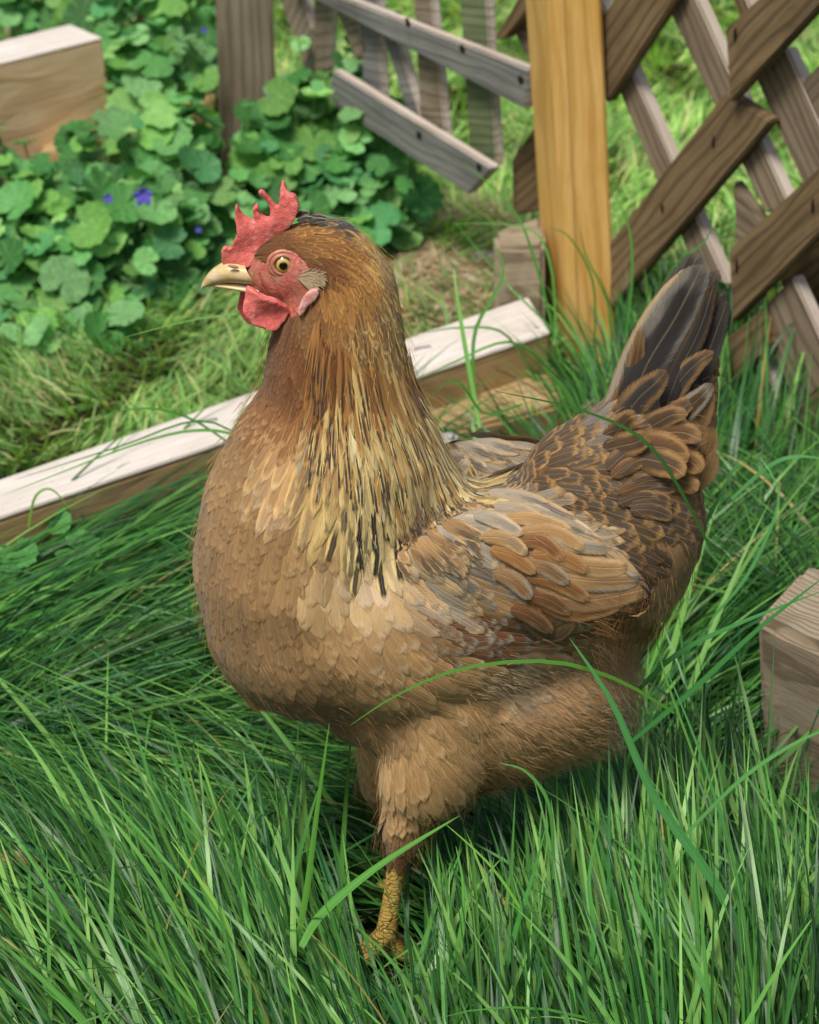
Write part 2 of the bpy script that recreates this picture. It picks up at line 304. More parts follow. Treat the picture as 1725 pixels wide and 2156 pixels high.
# plumage chart: x, y, angle (0 = right, 90 = down), length, width, base, edge, streak, streak strength, pointedness
C = {'rust': '87592e', 'rustd': '704522', 'gold': 'c08e47', 'goldl': 'd6b875', 'brown': '9a774e', 'brownd': '6d4d2e', 'tan': 'b38d5c', 'tanl': 'd4b17e', 'cream': 'dcc09a',
     'pale': 'dcc8b0', 'grey': '7d776e', 'greyl': 'a79c88', 'greyd': '4c453f', 'blk': '2a2622', 'dbr': '574531', 'edge': 'a6804c', 'edgel': 'c6a878', 'fluff': 'ad8860', 'fluffg': 'b09a7c',
     'orange': 'a5733c', 'cgrey': '383432', 'yel': 'e0c885', 'straw': 'ebdaa6'}
CP = [
 (560, 520, 0, 28, 9, 'rustd', 'rust', 'dbr', 0, .8), (600, 490, -15, 34, 10, 'rust', 'gold', 'dbr', 0, .8), (655, 452, 0, 36, 12, 'greyd', 'grey', 'blk', .3, .7), (690, 462, 10, 34, 12, 'cgrey', 'greyd', 'blk', .2, .7),
 (735, 480, 35, 38, 12, 'gold', 'goldl', 'blk', .1, .8), (650, 510, 15, 38, 11, 'rust', 'gold', 'dbr', .1, .8), (700, 520, 25, 40, 12, 'rust', 'gold', 'rustd', .2, .8), (660, 545, 40, 34, 10, 'rustd', 'rust', 'dbr', .1, .8),
 (780, 540, 50, 40, 12, 'gold', 'goldl', 'blk', .5, .8), (740, 580, 65, 40, 12, 'orange', 'gold', 'dbr', .4, .8), (700, 620, 75, 40, 12, 'orange', 'gold', 'dbr', .2, .8), (820, 610, 72, 42, 13, 'gold', 'yel', 'greyd', .6, .8),
 (665, 640, 100, 32, 10, 'rust', 'brown', 'dbr', .1, .8), (760, 660, 82, 42, 13, 'orange', 'goldl', 'blk', .6, .8), (835, 690, 82, 48, 14, 'gold', 'yel', 'greyd', .6, .8), (690, 700, 92, 42, 14, 'orange', 'tan', 'dbr', .45, .8),
 (620, 700, 100, 36, 12, 'rustd', 'rust', 'dbr', .1, .7), (590, 760, 103, 42, 15, 'rustd', 'rust', 'dbr', .1, .6), (640, 790, 98, 48, 16, 'rustd', 'rust', 'dbr', .1, .6), (700, 780, 93, 52, 16, 'orange', 'goldl', 'blk', .6, .7),
 (770, 770, 88, 56, 16, 'gold', 'yel', 'blk', .85, .8), (840, 790, 84, 60, 16, 'gold', 'yel', 'blk', .8, .8), (575, 850, 108, 52, 20, 'rust', 'tan', 'rustd', .1, .6), (650, 860, 98, 60, 20, 'rust', 'tan', 'rustd', .1, .7),
 (730, 860, 92, 72, 20, 'goldl', 'yel', 'blk', .8, .8), (800, 860, 88, 76, 20, 'goldl', 'yel', 'blk', .85, .8), (865, 870, 78, 76, 20, 'yel', 'straw', 'blk', .85, .8), (530, 930, 112, 62, 26, 'brown', 'tan', 'brown', .1, .3),
 (600, 940, 108, 84, 26, 'tan', 'tanl', 'grey', .3, .6), (670, 950, 103, 90, 25, 'tan', 'goldl', 'greyd', .5, .7), (750, 960, 94, 95, 24, 'goldl', 'yel', 'blk', .9, .8), (830, 960, 86, 95, 24, 'yel', 'yel', 'blk', .9, .8),
 (900, 960, 62, 90, 22, 'yel', 'straw', 'blk', .85, .85), (640, 1010, 115, 78, 27, 'tan', 'tanl', 'grey', .4, .5), (700, 1030, 105, 100, 27, 'goldl', 'goldl', 'blk', .9, .7), (780, 1060, 94, 105, 27, 'yel', 'yel', 'blk', .9, .7),
 (860, 1060, 84, 105, 27, 'yel', 'yel', 'blk', .9, .7), (930, 1050, 52, 90, 24, 'yel', 'straw', 'blk', .85, .8), (970, 1030, 42, 80, 24, 'goldl', 'goldl', 'blk', .7, .7), (900, 1130, 50, 80, 36, 'greyl', 'cream', 'greyd', .4, .4),
 (470, 1060, 103, 56, 27, 'brown', 'tan', 'brownd', .1, .2), (540, 1040, 106, 58, 28, 'brown', 'tan', 'brownd', .1, .2), (590, 1090, 103, 60, 30, 'brown', 'tan', 'brown', .1, .15), (440, 1150, 95, 56, 30, 'brown', 'tan', 'brownd', .1, .15),
 (520, 1160, 95, 58, 31, 'brown', 'tan', 'brown', .1, .1), (600, 1170, 95, 60, 32, 'tan', 'tan', 'brown', .1, .1), (660, 1110, 95, 66, 34, 'tan', 'tanl', 'tan', .1, .2), (690, 1190, 88, 76, 38, 'tanl', 'tanl', 'tan', 0, .2),
 (740, 1170, 80, 80, 42, 'cream', 'cream', 'cream', 0, .3), (765, 1220, 75, 80, 42, 'tanl', 'cream', 'tan', 0, .3), (430, 1260, 85, 58, 31, 'brown', 'tan', 'brownd', .1, .1), (510, 1270, 84, 60, 32, 'brown', 'tan', 'brown', .1, .1),
 (600, 1290, 80, 62, 33, 'brown', 'tan', 'brown', .1, .1), (690, 1290, 72, 72, 36, 'tan', 'tanl', 'tan', .1, .15), (770, 1300, 62, 80, 40, 'tan', 'cream', 'tan', .1, .2), (460, 1350, 70, 60, 33, 'brown', 'tan', 'brownd', .1, .1),
 (560, 1380, 64, 62, 34, 'brown', 'tan', 'brown', .1, .1), (660, 1400, 56, 66, 36, 'brown', 'tan', 'brown', .1, .1), (540, 1450, 52, 60, 34, 'brownd', 'brown', 'brownd', .1, .1), (640, 1490, 42, 70, 36, 'brownd', 'brown', 'brownd', .1, .1),
 (750, 1400, 50, 76, 38, 'tan', 'tanl', 'brown', .1, .15), (840, 1370, 38, 84, 42, 'tan', 'tanl', 'brown', .1, .2), (760, 1500, 45, 78, 40, 'brown', 'tan', 'brown', .1, .15), (870, 1430, 32, 90, 44, 'tan', 'tanl', 'brown', .1, .25),
 (930, 1400, 20, 84, 38, 'tan', 'tanl', 'brown', 0, .5), (850, 1520, 52, 86, 42, 'tan', 'tanl', 'brown', .1, .25), (940, 1500, 50, 86, 42, 'tan', 'edgel', 'brown', .1, .25), (1000, 1520, 55, 80, 40, 'tan', 'edgel', 'fluff', .1, .4),
 (820, 1600, 65, 74, 36, 'tan', 'tanl', 'brown', .1, .4), (900, 1600, 60, 80, 40, 'tan', 'tanl', 'brown', .1, .3), (840, 1670, 78, 60, 28, 'tan', 'tanl', 'brown', .1, .6), (930, 1650, 60, 66, 32, 'brown', 'tan', 'brown', .1, .5),
 (850, 1740, 92, 44, 18, 'brown', 'tan', 'brownd', .1, .8), (850, 1790, 95, 34, 14, 'rustd', 'brownd', 'dbr', .1, .8), (1050, 1430, 28, 64, 28, 'fluffg', 'fluffg', 'fluff', .1, .9), (1130, 1430, 35, 60, 28, 'fluff', 'fluffg', 'fluff', .1, .9),
 (1060, 1540, 35, 66, 32, 'fluff', 'tan', 'fluff', .1, .8), (1150, 1520, 30, 66, 30, 'fluff', 'tan', 'fluff', .1, .9), (1240, 1500, 25, 64, 30, 'fluff', 'tan', 'fluffg', .1, .9), (1240, 1400, 45, 56, 26, 'tan', 'fluffg', 'fluff', 0, .9),
 (1050, 1620, 30, 70, 32, 'brown', 'tan', 'fluff', .1, .5), (1310, 1400, 70, 54, 24, 'tan', 'fluffg', 'fluff', 0, .9), (1290, 1500, 40, 60, 28, 'fluffg', 'fluffg', 'fluff', .1, .9),
 (960, 960, 8, 40, 20, 'greyd', 'edgel', 'blk', .4, .5), (1030, 975, 8, 42, 22, 'greyd', 'edge', 'blk', .4, .3), (1010, 1030, 18, 48, 24, 'greyd', 'edgel', 'blk', .4, .4), (1100, 1000, 8, 48, 27, 'dbr', 'edge', 'greyd', .4, .2),
 (1180, 960, -4, 50, 28, 'dbr', 'edge', 'greyd', .4, .15), (1250, 920, -22, 56, 32, 'grey', 'edge', 'greyd', .3, .15), (1300, 870, -48, 56, 32, 'grey', 'edge', 'dbr', .3, .15), (1180, 1040, 18, 54, 30, 'dbr', 'edge', 'greyd', .4, .1),
 (1270, 1010, 8, 60, 36, 'dbr', 'edge', 'grey', .4, .1), (1350, 980, -12, 70, 42, 'brown', 'edge', 'dbr', .3, .1), (1420, 980, -10, 76, 46, 'brown', 'edge', 'brownd', .3, .1), (1270, 1080, 22, 62, 38, 'dbr', 'edge', 'greyd', .4, .1),
 (1350, 1080, 18, 66, 40, 'dbr', 'edge', 'greyd', .4, .1), (1430, 1080, 10, 76, 46, 'brownd', 'edge', 'brownd', .3, .1), (1330, 1160, 35, 62, 36, 'dbr', 'brownd', 'blk', .3, .2), (1420, 1160, 62, 70, 42, 'brown', 'tan', 'brownd', .2, .2),
 (1390, 1240, 95, 66, 36, 'brown', 'tan', 'brownd', .2, .3), (1330, 1280, 100, 54, 28, 'brownd', 'brown', 'dbr', .2, .4),
 (950, 1110, 38, 76, 32, 'greyl', 'cream', 'greyd', .7, .5), (1010, 1090, 26, 76, 30, 'greyl', 'edgel', 'greyd', .6, .4), (1090, 1090, 24, 80, 30, 'greyl', 'edgel', 'orange', .3, .4), (1170, 1120, 28, 90, 30, 'greyl', 'edgel', 'greyd', .4, .4),
 (850, 1200, 45, 80, 46, 'tanl', 'greyl', 'grey', .3, .3), (930, 1190, 30, 72, 40, 'grey', 'tanl', 'greyd', .4, .3), (1000, 1160, 26, 72, 34, 'tan', 'cream', 'grey', .6, .3), (1080, 1160, 26, 76, 32, 'orange', 'edgel', 'grey', .3, .3),
 (900, 1255, 30, 72, 44, 'greyl', 'tanl', 'brown', .4, .3), (980, 1240, 24, 66, 38, 'tan', 'greyl', 'grey', .5, .2), (1060, 1230, 24, 68, 36, 'orange', 'edge', 'rust', .4, .2), (1140, 1210, 28, 78, 36, 'orange', 'tan', 'rust', .3, .3),
 (880, 1310, 28, 58, 36, 'brown', 'greyl', 'rustd', .4, .2), (960, 1310, 18, 56, 36, 'rustd', 'greyl', 'dbr', .5, .1), (1040, 1310, 8, 60, 36, 'rustd', 'grey', 'dbr', .5, .1), (1120, 1300, 5, 66, 36, 'rust', 'greyl', 'dbr', .4, .1),
 (1000, 1370, 8, 58, 34, 'rustd', 'grey', 'dbr', .5, .1), (1220, 1230, 15, 86, 40, 'tan', 'edgel', 'rust', .3, .2), (1200, 1300, 5, 80, 40, 'rustd', 'tan', 'dbr', .4, .2), (930, 1350, 20, 56, 34, 'brownd', 'greyl', 'dbr', .3, .2),
]
CPx = np.array([[c[0], c[1]] for c in CP], float)
CPa = np.array([[math.cos(math.radians(c[2])), math.sin(math.radians(c[2])), c[3], c[4], c[8], c[9]] + list(lin(C[c[5]])) + list(lin(C[c[6]])) + list(lin(C[c[7]])) for c in CP])
def chart(px, sharp=3.0):
    d = ((CPx - px) ** 2).sum(1) + 60.; w = d ** -sharp; w /= w.sum(); return w @ CPa
def inpoly(x, y, poly):
    r = False; n = len(poly); j = n - 1
    for i in range(n):
        xi, yi = poly[i]; xj, yj = poly[j]
        if (yi > y) != (yj > y) and x < (xj - xi) * (y - yi) / (yj - yi) + xi: r = not r
        j = i
    return r
def Z1(pts): return [(379.5 + x * .32, 345 + y * .32) for x, y in pts]     # head close-up grid -> main grid
FACE = Z1([(250, 900), (240, 600), (300, 560), (440, 560), (480, 640), (520, 640), (560, 600), (620, 555), (710, 560), (790, 600), (850, 640), (880, 690), (850, 760), (900, 800), (840, 900), (800, 960), (760, 1000), (720, 1020), (640, 1000), (520, 960), (380, 960)])
WING = [(850, 1210), (900, 1130), (1000, 1080), (1100, 1075), (1210, 1110), (1310, 1180), (1370, 1230), (1340, 1280), (1220, 1345), (1080, 1405), (980, 1400), (880, 1350)]

class Feathers:
    K, Q = 7, 5
    def __init__(s): s.v, s.f, s.uv, s.cb, s.ce, s.cs, s.pr = [], [], [], [], [], [], []; s.n = 0
    def add(s, pts, nrm, W, tipness, cb, ce, cs, ss, camber=.11, rnd=None, edge=1.0, K=None, pw=.6):
        """pts, nrm: the shaft's points and outward normals."""
        K = len(pts); us = (-1, -.55, 0, .55, 1); rnd = random.random() if rnd is None else rnd; base = s.n
        for k in range(K):
            v = k / (K - 1); t = (pts[min(k + 1, K - 1)] - pts[max(k - 1, 0)]).normalized(); n = nrm[k]; b = n.cross(t)
            if b.length < 1e-6: b = Vector((0, 1, 0))
            b.normalize(); p = 2.6 - 1.2 * tipness; c0 = .42 - .1 * tipness
            f = (max(v, .0) / c0) ** pw if v < c0 else max(0.0, 1 - ((v - c0) / (1 - c0)) ** p) ** .5
            f = max(f, .06)
            for u in us:
                q = pts[k] + b * (W * .5 * f * u) - n * (camber * W * u * u * f)
                s.v.append(q[:]); s.uv.append((u * f, v, rnd)); s.cb.append((*cb, 1)); s.ce.append((*ce, 1)); s.cs.append((*cs, 1)); s.pr.append((ss, edge, abs(u)))
        m = len(us)
        for k in range(K - 1):
            for j in range(m - 1):
                a = base + k * m + j; s.f.append((a, a + 1, a + m + 1, a + m))
        s.n += K * m
    def mesh(s, name): return npmesh(name, s.v, s.f, {'fuv': s.uv, 'cb': s.cb, 'ce': s.ce, 'cs': s.cs, 'pr': s.pr})

def feather_mat():
    b = NB('feather vane'); sep = b.n('SeparateXYZ'); b.l(b.attr('fuv', 'Vector'), sep.inputs[0]); u, v, r = sep.outputs
    sp = b.n('SeparateXYZ'); b.l(b.attr('pr', 'Vector'), sp.inputs[0]); ss, ed, au2 = sp.outputs
    au = b.math('ABSOLUTE', u)
    cmb = b.n('CombineXYZ'); b.l(b.math('MULTIPLY', u, 3.), cmb.inputs[0]); b.l(b.math('MULTIPLY', v, 5.), cmb.inputs[1]); b.l(b.math('MULTIPLY', r, 90.), cmb.inputs[2])
    n1 = b.noise(cmb.outputs[0], 1.0, 3, .6)
    nn = b.math('MULTIPLY', b.math('SUBTRACT', n1, .5), .55)
    # barbs run outward and forward from the shaft
    q = b.math('SUBTRACT', b.math('MULTIPLY', v, 34.), b.math('MULTIPLY', au, 9.))
    cb2 = b.n('CombineXYZ'); b.l(q, cb2.inputs[0]); b.l(b.math('MULTIPLY', r, 50.), cb2.inputs[1]); b.l(b.math('MULTIPLY', au, .8), cb2.inputs[2])
    barb = b.noise(cb2.outputs[0], 1.6, 3, .7)
    e1 = b.mapr(b.math('ADD', au2, nn), .42, .78, 0, 1, True); e2 = b.mapr(b.math('ADD', v, b.math('MULTIPLY', nn, .4)), .76, .90, 0, 1, True)
    e = b.math('MULTIPLY', b.math('MAXIMUM', b.math('MULTIPLY', e1, b.mapr(v, .2, .6)), e2), ed)
    st = b.math('MULTIPLY', b.mapr(b.math('ADD', au, nn), .20, .40, 1, 0, True), ss)
    st = b.math('MULTIPLY', st, b.mapr(v, .30, .55)); st = b.math('MULTIPLY', st, b.mapr(v, .92, .99, 1, 0))
    col = b.mix(e, b.attr('cb'), b.attr('ce')); col = b.mix(st, col, b.attr('cs'))
    shaft = b.math('MULTIPLY', b.mapr(au, .015, .06, 1, 0), .30); col = b.mix(shaft, col, b.mix(.5, col, rgba('e0c79a')))
    val = b.mapr(barb, .3, .7, .84, 1.10); mul = b.n('VectorMath', operation='SCALE'); b.l(col, mul.inputs[0]); b.l(val, mul.inputs['Scale']); col = mul.outputs[0]
    b.set(col, .55, .25); b.b.inputs['Sheen Weight'].default_value = .15; b.b.inputs['Sheen Roughness'].default_value = .5
    b.bump(b.math('ADD', barb, b.mapr(au, .0, .08, .6, 0)), .6, .0006); b.translucent(col, .12)
    fr = b.math('MAXIMUM', b.math('ADD', au2, b.math('MULTIPLY', b.math('SUBTRACT', barb, .5), .8)), b.math('ADD', b.mapr(v, .5, 1.), b.math('MULTIPLY', b.math('SUBTRACT', n1, .5), .5)))
    tp = b.n('BsdfTransparent'); mx = b.n('MixShader'); b.l(b.mapr(fr, .76, 1.10), mx.inputs[0]); out = b.t.nodes['Material Output']; b.l(out.inputs[0].links[0].from_socket, mx.inputs[1]); b.l(tp.outputs[0], mx.inputs[2]); b.l(mx.outputs[0], out.inputs[0]); return b.m
M['feather'] = feather_mat()

# sample the surface, then thin the samples so that feathers sit in even rows
tri = []; 
for p in body_me.polygons: 
    vs = p.vertices
    tri.append((vs[0], vs[1], vs[2]))
    if len(vs) == 4: tri.append((vs[0], vs[2], vs[3]))
tri = np.array(tri); A_, B_, C_ = bco[tri[:, 0]], bco[tri[:, 1]], bco[tri[:, 2]]
ar = np.linalg.norm(np.cross(B_ - A_, C_ - A_), axis=1); ar /= ar.sum()
NS = 90000; idx = RNG.choice(len(tri), NS, p=ar); r1 = np.sqrt(RNG.random(NS)); r2 = RNG.random(NS)
sp_ = (1 - r1)[:, None] * A_[idx] + (r1 * (1 - r2))[:, None] * B_[idx] + (r1 * r2)[:, None] * C_[idx]
spx = mirpix(sp_)
grid = {}; keep = []
G = .004
def project(t, n): t = t - n * t.dot(n); return t.normalized() if t.length > 1e-5 else None
for i in range(NS):
    x, y = spx[i]
    if y > 1800 or (x < 720 and y < 700 and inpoly(x + random.gauss(0, 3.5), y + random.gauss(0, 3.5), FACE)): continue
    c = chart(spx[i]); L, Wd = c[2] * PXM, c[3] * PXM
    rad = (.45 if y > 1000 else .46 if y > 600 else .36) * math.sqrt(L * Wd)
    p = sp_[i]; g = tuple((p / G).astype(int)); R = int(rad / G) + 1; ok = True
    for dx in range(-R, R + 1):
        for dy in range(-R, R + 1):
            for dz in range(-R, R + 1):
                for q in grid.get((g[0] + dx, g[1] + dy, g[2] + dz), ()):
                    if (q[0] - p[0]) ** 2 + (q[1] - p[1]) ** 2 + (q[2] - p[2]) ** 2 < rad * rad: ok = False; break
                if not ok: break
            if not ok: break
        if not ok: break
    if ok: grid.setdefault(g, []).append(tuple(p)); keep.append((i, c))
print('feathers', len(keep))
FP, FW = Feathers(), {-1: Feathers(), 1: Feathers()}
def vary(c, k): return tuple(max(0, a * k) for a in c)
def grow(p, n, t, L, lift, K=7, h0=.0006, curl=0.0):
    pts, nr = [], []; q = p.copy(); step = L / (K - 1)
    for k in range(K):
        if k:
            q = q + t * step; loc, nn, _, _ = BV.find_nearest(q)
            if loc is None: break
            off = q - loc
            q = loc; n = (n * .4 + nn * .6).normalized(); t2 = project(t, n); t = t2 or t
        s = k / (K - 1); pts.append(q + n * (h0 + lift * L * s + curl * L * s * s)); nr.append(n.copy())
    return pts, nr
for i, c in keep:
    p = Vector(sp_[i]); loc, n, _, _ = BV.find_nearest(p); a = math.atan2(c[1], c[0]) + random.gauss(0, .10)
    t = project(Vector((math.cos(a), 0, -math.sin(a))), n)
    if t is None: continue
    L, Wd, ss, tip = c[2] * PXM * random.uniform(.85, 1.15), c[3] * PXM * random.uniform(.88, 1.12), c[4], c[5]
    k = random.gauss(1, .09) * (1 + .22 * mnoise.noise(Vector((p.x * 38, abs(p.y) * 38, p.z * 38)))) * (1 + .12 * mnoise.noise(Vector((p.x * 14 + 5, abs(p.y) * 14, p.z * 14)))); x, y = spx[i]
    iw = inpoly(x, y, WING) and abs(p.y) > .02
    if random.random() > .3 + ss * .55: ss *= .15
    ss = min(1, ss * random.uniform(.7, 1.25))
    L *= 1.42 if y > 1000 else 1.6; Wd *= 1.3 if y > 1000 else 1.35 if y > 600 else 1.15; lift = .028 if tip < .55 else .03
    if 770 < x < 1010 and 1570 < y < 1700: lift += .09
    pts, nr = grow(loc, n, t, L * 1.05, lift, curl=.012)
    if len(pts) < 7: continue
    dst = FW[-1 if p.y < 0 else 1] if iw else FP
    dst.add(pts, nr, Wd * 1.12, tip, vary(c[6:9], k), vary(c[9:12], k * random.uniform(.9, 1.1)), vary(c[12:15], k), ss, edge=.55 if x < 900 and y > 1000 else 1.0 if x > 930 and y < 1260 else .9)

hen = empty('hen', (0.0, 0.0, 0.0))
tag(hen, 'buff brown hen with red comb, gold streaked neck and dark tail, standing in long grass', 'hen')
# explicit long feathers of the wing tip, near side then mirrored
def hitpix(px, py):
    d = ray(px, py).normalized(); r = BV.ray_cast(CAM, d, 10); return r[0], r[1]
def big(F, line, Wpx, tip, cb, ce, cs, ss, hpx=6, y=None, mirror=True, K=12, Fm=None, edge=1, camber=.10, face=None, soft=0.0):
    """A long feather whose shaft follows the traced line; lies on the body, or at depth y."""
    L = [Vector((a, b)) for a, b in line]; seg = [(L[i + 1] - L[i]).length for i in range(len(L) - 1)]; tot = sum(seg); pts, nr = [], []
    for k in range(K):
        d = tot * k / (K - 1); i = 0
        while i < len(seg) - 1 and d > seg[i]: d -= seg[i]; i += 1
        t = min(1, d / seg[i])
        # catmull-rom for a smooth shaft
        P = [L[max(i - 1, 0)], L[i], L[i + 1], L[min(i + 2, len(L) - 1)]]
        q = .5 * ((2 * P[1]) + (-P[0] + P[2]) * t + (2 * P[0] - 5 * P[1] + 4 * P[2] - P[3]) * t * t + (-P[0] + 3 * P[1] - 3 * P[2] + P[3]) * t ** 3)
        s = k / (K - 1)
        if y is None:
            h, n = hitpix(q.x, q.y)
            if h is None: h, n = (pts[-1] if pts else onY(q.x, q.y, -.04)), Vector((0, -1, .3)).normalized(); h = onY(q.x, q.y, h.y)
            if pts and abs(h.y - yprev) > .010: h = onY(q.x, q.y, yprev + (.010 if h.y > yprev else -.010)); n = nr[-1]
            yprev = h.y
            n = (n * .5 + Vector((0, -1, .35)) * .5).normalized()
            pts.append(h + n * (.0025 + hpx * PXM * (.4 + .8 * s)))
        else:
            yy = y[0] * (1 - s) + y[1] * s if isinstance(y, tuple) else y
            pts.append(onY(q.x, q.y, yy)); n = Vector(face or (0, -1, .25)).normalized()
        nr.append(n)
    cbl, cel, csl = lin(C[cb]), lin(C[ce]), lin(C[cs]); r = random.random()
    mixk = soft
    if mixk: av = lin('9c7a52'); cbl, cel = [tuple(a_ * (1 - mixk) + b_ * mixk for a_, b_ in zip(q_, av)) for q_ in (cbl, cel)]
    F.add(pts, nr, Wpx * PXM, tip, cbl, cel, csl, ss, camber, r, edge, pw=.28)
    if mirror:
        mp = [Vector((p.x, -p.y, p.z)) for p in pts]; mn = [Vector((n.x, -n.y, n.z)) for n in nr]
        (Fm or F).add(mp, mn, Wpx * PXM, tip, cbl, cel, csl, ss, camber, r, edge, pw=.28)
def Z4(pts): return [(828 + x * .44, 759 + y * .44) for x, y in pts]
WT = [  # secondaries and primaries, lowest first so that upper ones overlap
 ([(620, 1230), (760, 1310), (870, 1235)], 40, .3, 'dbr', 'brown', 'dbr', .2, 0), ([(700, 1150), (860, 1200), (1090, 1165)], 46, .2, 'rust', 'tan', 'rustd', .2, 1),
 ([(680, 1080), (900, 1140), (1218, 1085)], 62, .1, 'brown', 'tan', 'brownd', .3, 2), ([(760, 1020), (960, 1050), (1190, 1045)], 52, .1, 'tan', 'greyl', 'dbr', .5, 4),
 ([(780, 960), (960, 985), (1122, 992)], 46, .1, 'tan', 'tanl', 'brown', .5, 6), ([(700, 850), (880, 880), (1050, 920)], 36, .35, 'greyl', 'edgel', 'grey', .5, 7), ([(620, 780), (820, 810), (1000, 872)], 36, .35, 'greyl', 'edgel', 'greyd', .5, 7),
 ([(540, 700), (740, 735), (960, 830)], 34, .35, 'greyl', 'cream', 'grey', .5, 8), ([(450, 640), (650, 665), (880, 760)], 32, .4, 'greyl', 'edgel', 'greyd', .6, 8),
 ([(560, 1180), (650, 1210), (760, 1290)], 40, .2, 'rustd', 'brown', 'dbr', .4, 5), ([(620, 1110), (730, 1130), (850, 1200)], 42, .2, 'rustd', 'brown', 'dbr', .4, 6), ([(640, 1030), (780, 1050), (935, 1138)], 42, .15, 'rust', 'tan', 'rustd', .3, 7),
 ([(600, 960), (720, 980), (838, 1060)], 40, .15, 'brown', 'greyl', 'dbr', .5, 9), ([(660, 920), (800, 930), (932, 1002)], 40, .15, 'orange', 'tan', 'rust', .3, 9), ([(560, 870), (700, 860), (815, 950)], 38, .15, 'rust', 'tan', 'rustd', .4, 10),
 ([(600, 820), (760, 820), (912, 900)], 36, .2, 'tan', 'edgel', 'orange', .4, 10), ([(520, 760), (680, 770), (850, 830)], 34, .25, 'tan', 'tanl', 'orange', .4, 10), ([(480, 700), (620, 720), (740, 785)], 32, .3, 'greyl', 'edgel', 'orange', .4, 10),
 ([(480, 1010), (570, 1040), (660, 1130)], 40, .15, 'brown', 'greyl', 'rustd', .4, 8), ([(460, 900), (570, 930), (680, 1010)], 38, .2, 'orange', 'tan', 'rust', .4, 10), ([(420, 840), (540, 850), (640, 920)], 36, .2, 'tan', 'tanl', 'grey', .5, 11),
 ([(380, 740), (500, 770), (620, 830)], 34, .25, 'greyl', 'cream', 'grey', .4, 11),
]
WT = [(Z4(q[0]),) + q[1:] for q in WT]
for ln, w, tp, cb, ce, cs, ss, h in WT: big(FW[-1], ln, w, tp, cb, ce, cs, ss, h * .8, Fm=FW[1], soft=.12)
for ln in ([(455, 1370), (500, 1430), (548, 1505)], [(450, 1340), (480, 1410), (530, 1480)], [(475, 1400), (520, 1455), (562, 1500)], [(440, 1310), (462, 1380), (505, 1440)]):
    big(FP, ln, 34, .6, random.choice(('tan', 'brown')), 'tan', 'brownd', .2, y=(-.004, .004), mirror=False, K=9)
for i in range(110):
    px, py = random.uniform(820, 960), random.uniform(1030, 1150)
    if py > 1200 - (px - 820) * .5 or py < 1020 + (px - 900) * .2: continue
    h_, n_ = hitpix(px, py); d_ = project(Vector((math.cos(math.radians(48)), 0, -math.sin(math.radians(48)))), n_)
    if d_ is None: continue
    for mz in (1, -1):
        p_, q_ = grow(h_, n_, d_, random.uniform(80, 100) * PXM, .05, K=8, h0=.0012)
        FP.add([Vector((v.x, v.y * mz, v.z)) for v in p_], [Vector((v.x, v.y * mz, v.z)) for v in q_], random.uniform(26, 36) * PXM, .6, lin(C[random.choice(('greyl', 'tan', 'tan', 'brown'))]), lin(C['tanl']), lin(C['greyd']), random.choice((.2, .8)), .1)
for i in range(26):
    t = i / 25; px, py = 620 + 150 * t + random.gauss(0, 4), 462 + 4 * t + 55 * t * t + random.gauss(0, 4); a = math.radians(-18 + 62 * t + random.gauss(0, 6)); l_ = random.uniform(34, 50)
    c_ = ('greyd', 'greyl', 'blk') if t < .42 else ('gold', 'yel', 'dbr')
    big(FP, [(px, py), (px + math.cos(a) * l_ * .5, py + math.sin(a) * l_ * .5), (px + math.cos(a + .15) * l_, py + math.sin(a + .15) * l_)], random.uniform(11, 15), .8, *c_, .6, y=(random.uniform(-.008, .008),) * 2, mirror=False, K=7)
HK = [(640, 985), (700, 1085), (760, 1140), (830, 1172), (900, 1168), (945, 1120), (985, 1060), (1000, 1015)]
def along(pl, t):
    u = t * (len(pl) - 1); i = min(int(u), len(pl) - 2); f_ = u - i; return (pl[i][0] * (1 - f_) + pl[i + 1][0] * f_, pl[i][1] * (1 - f_) + pl[i + 1][1] * f_)
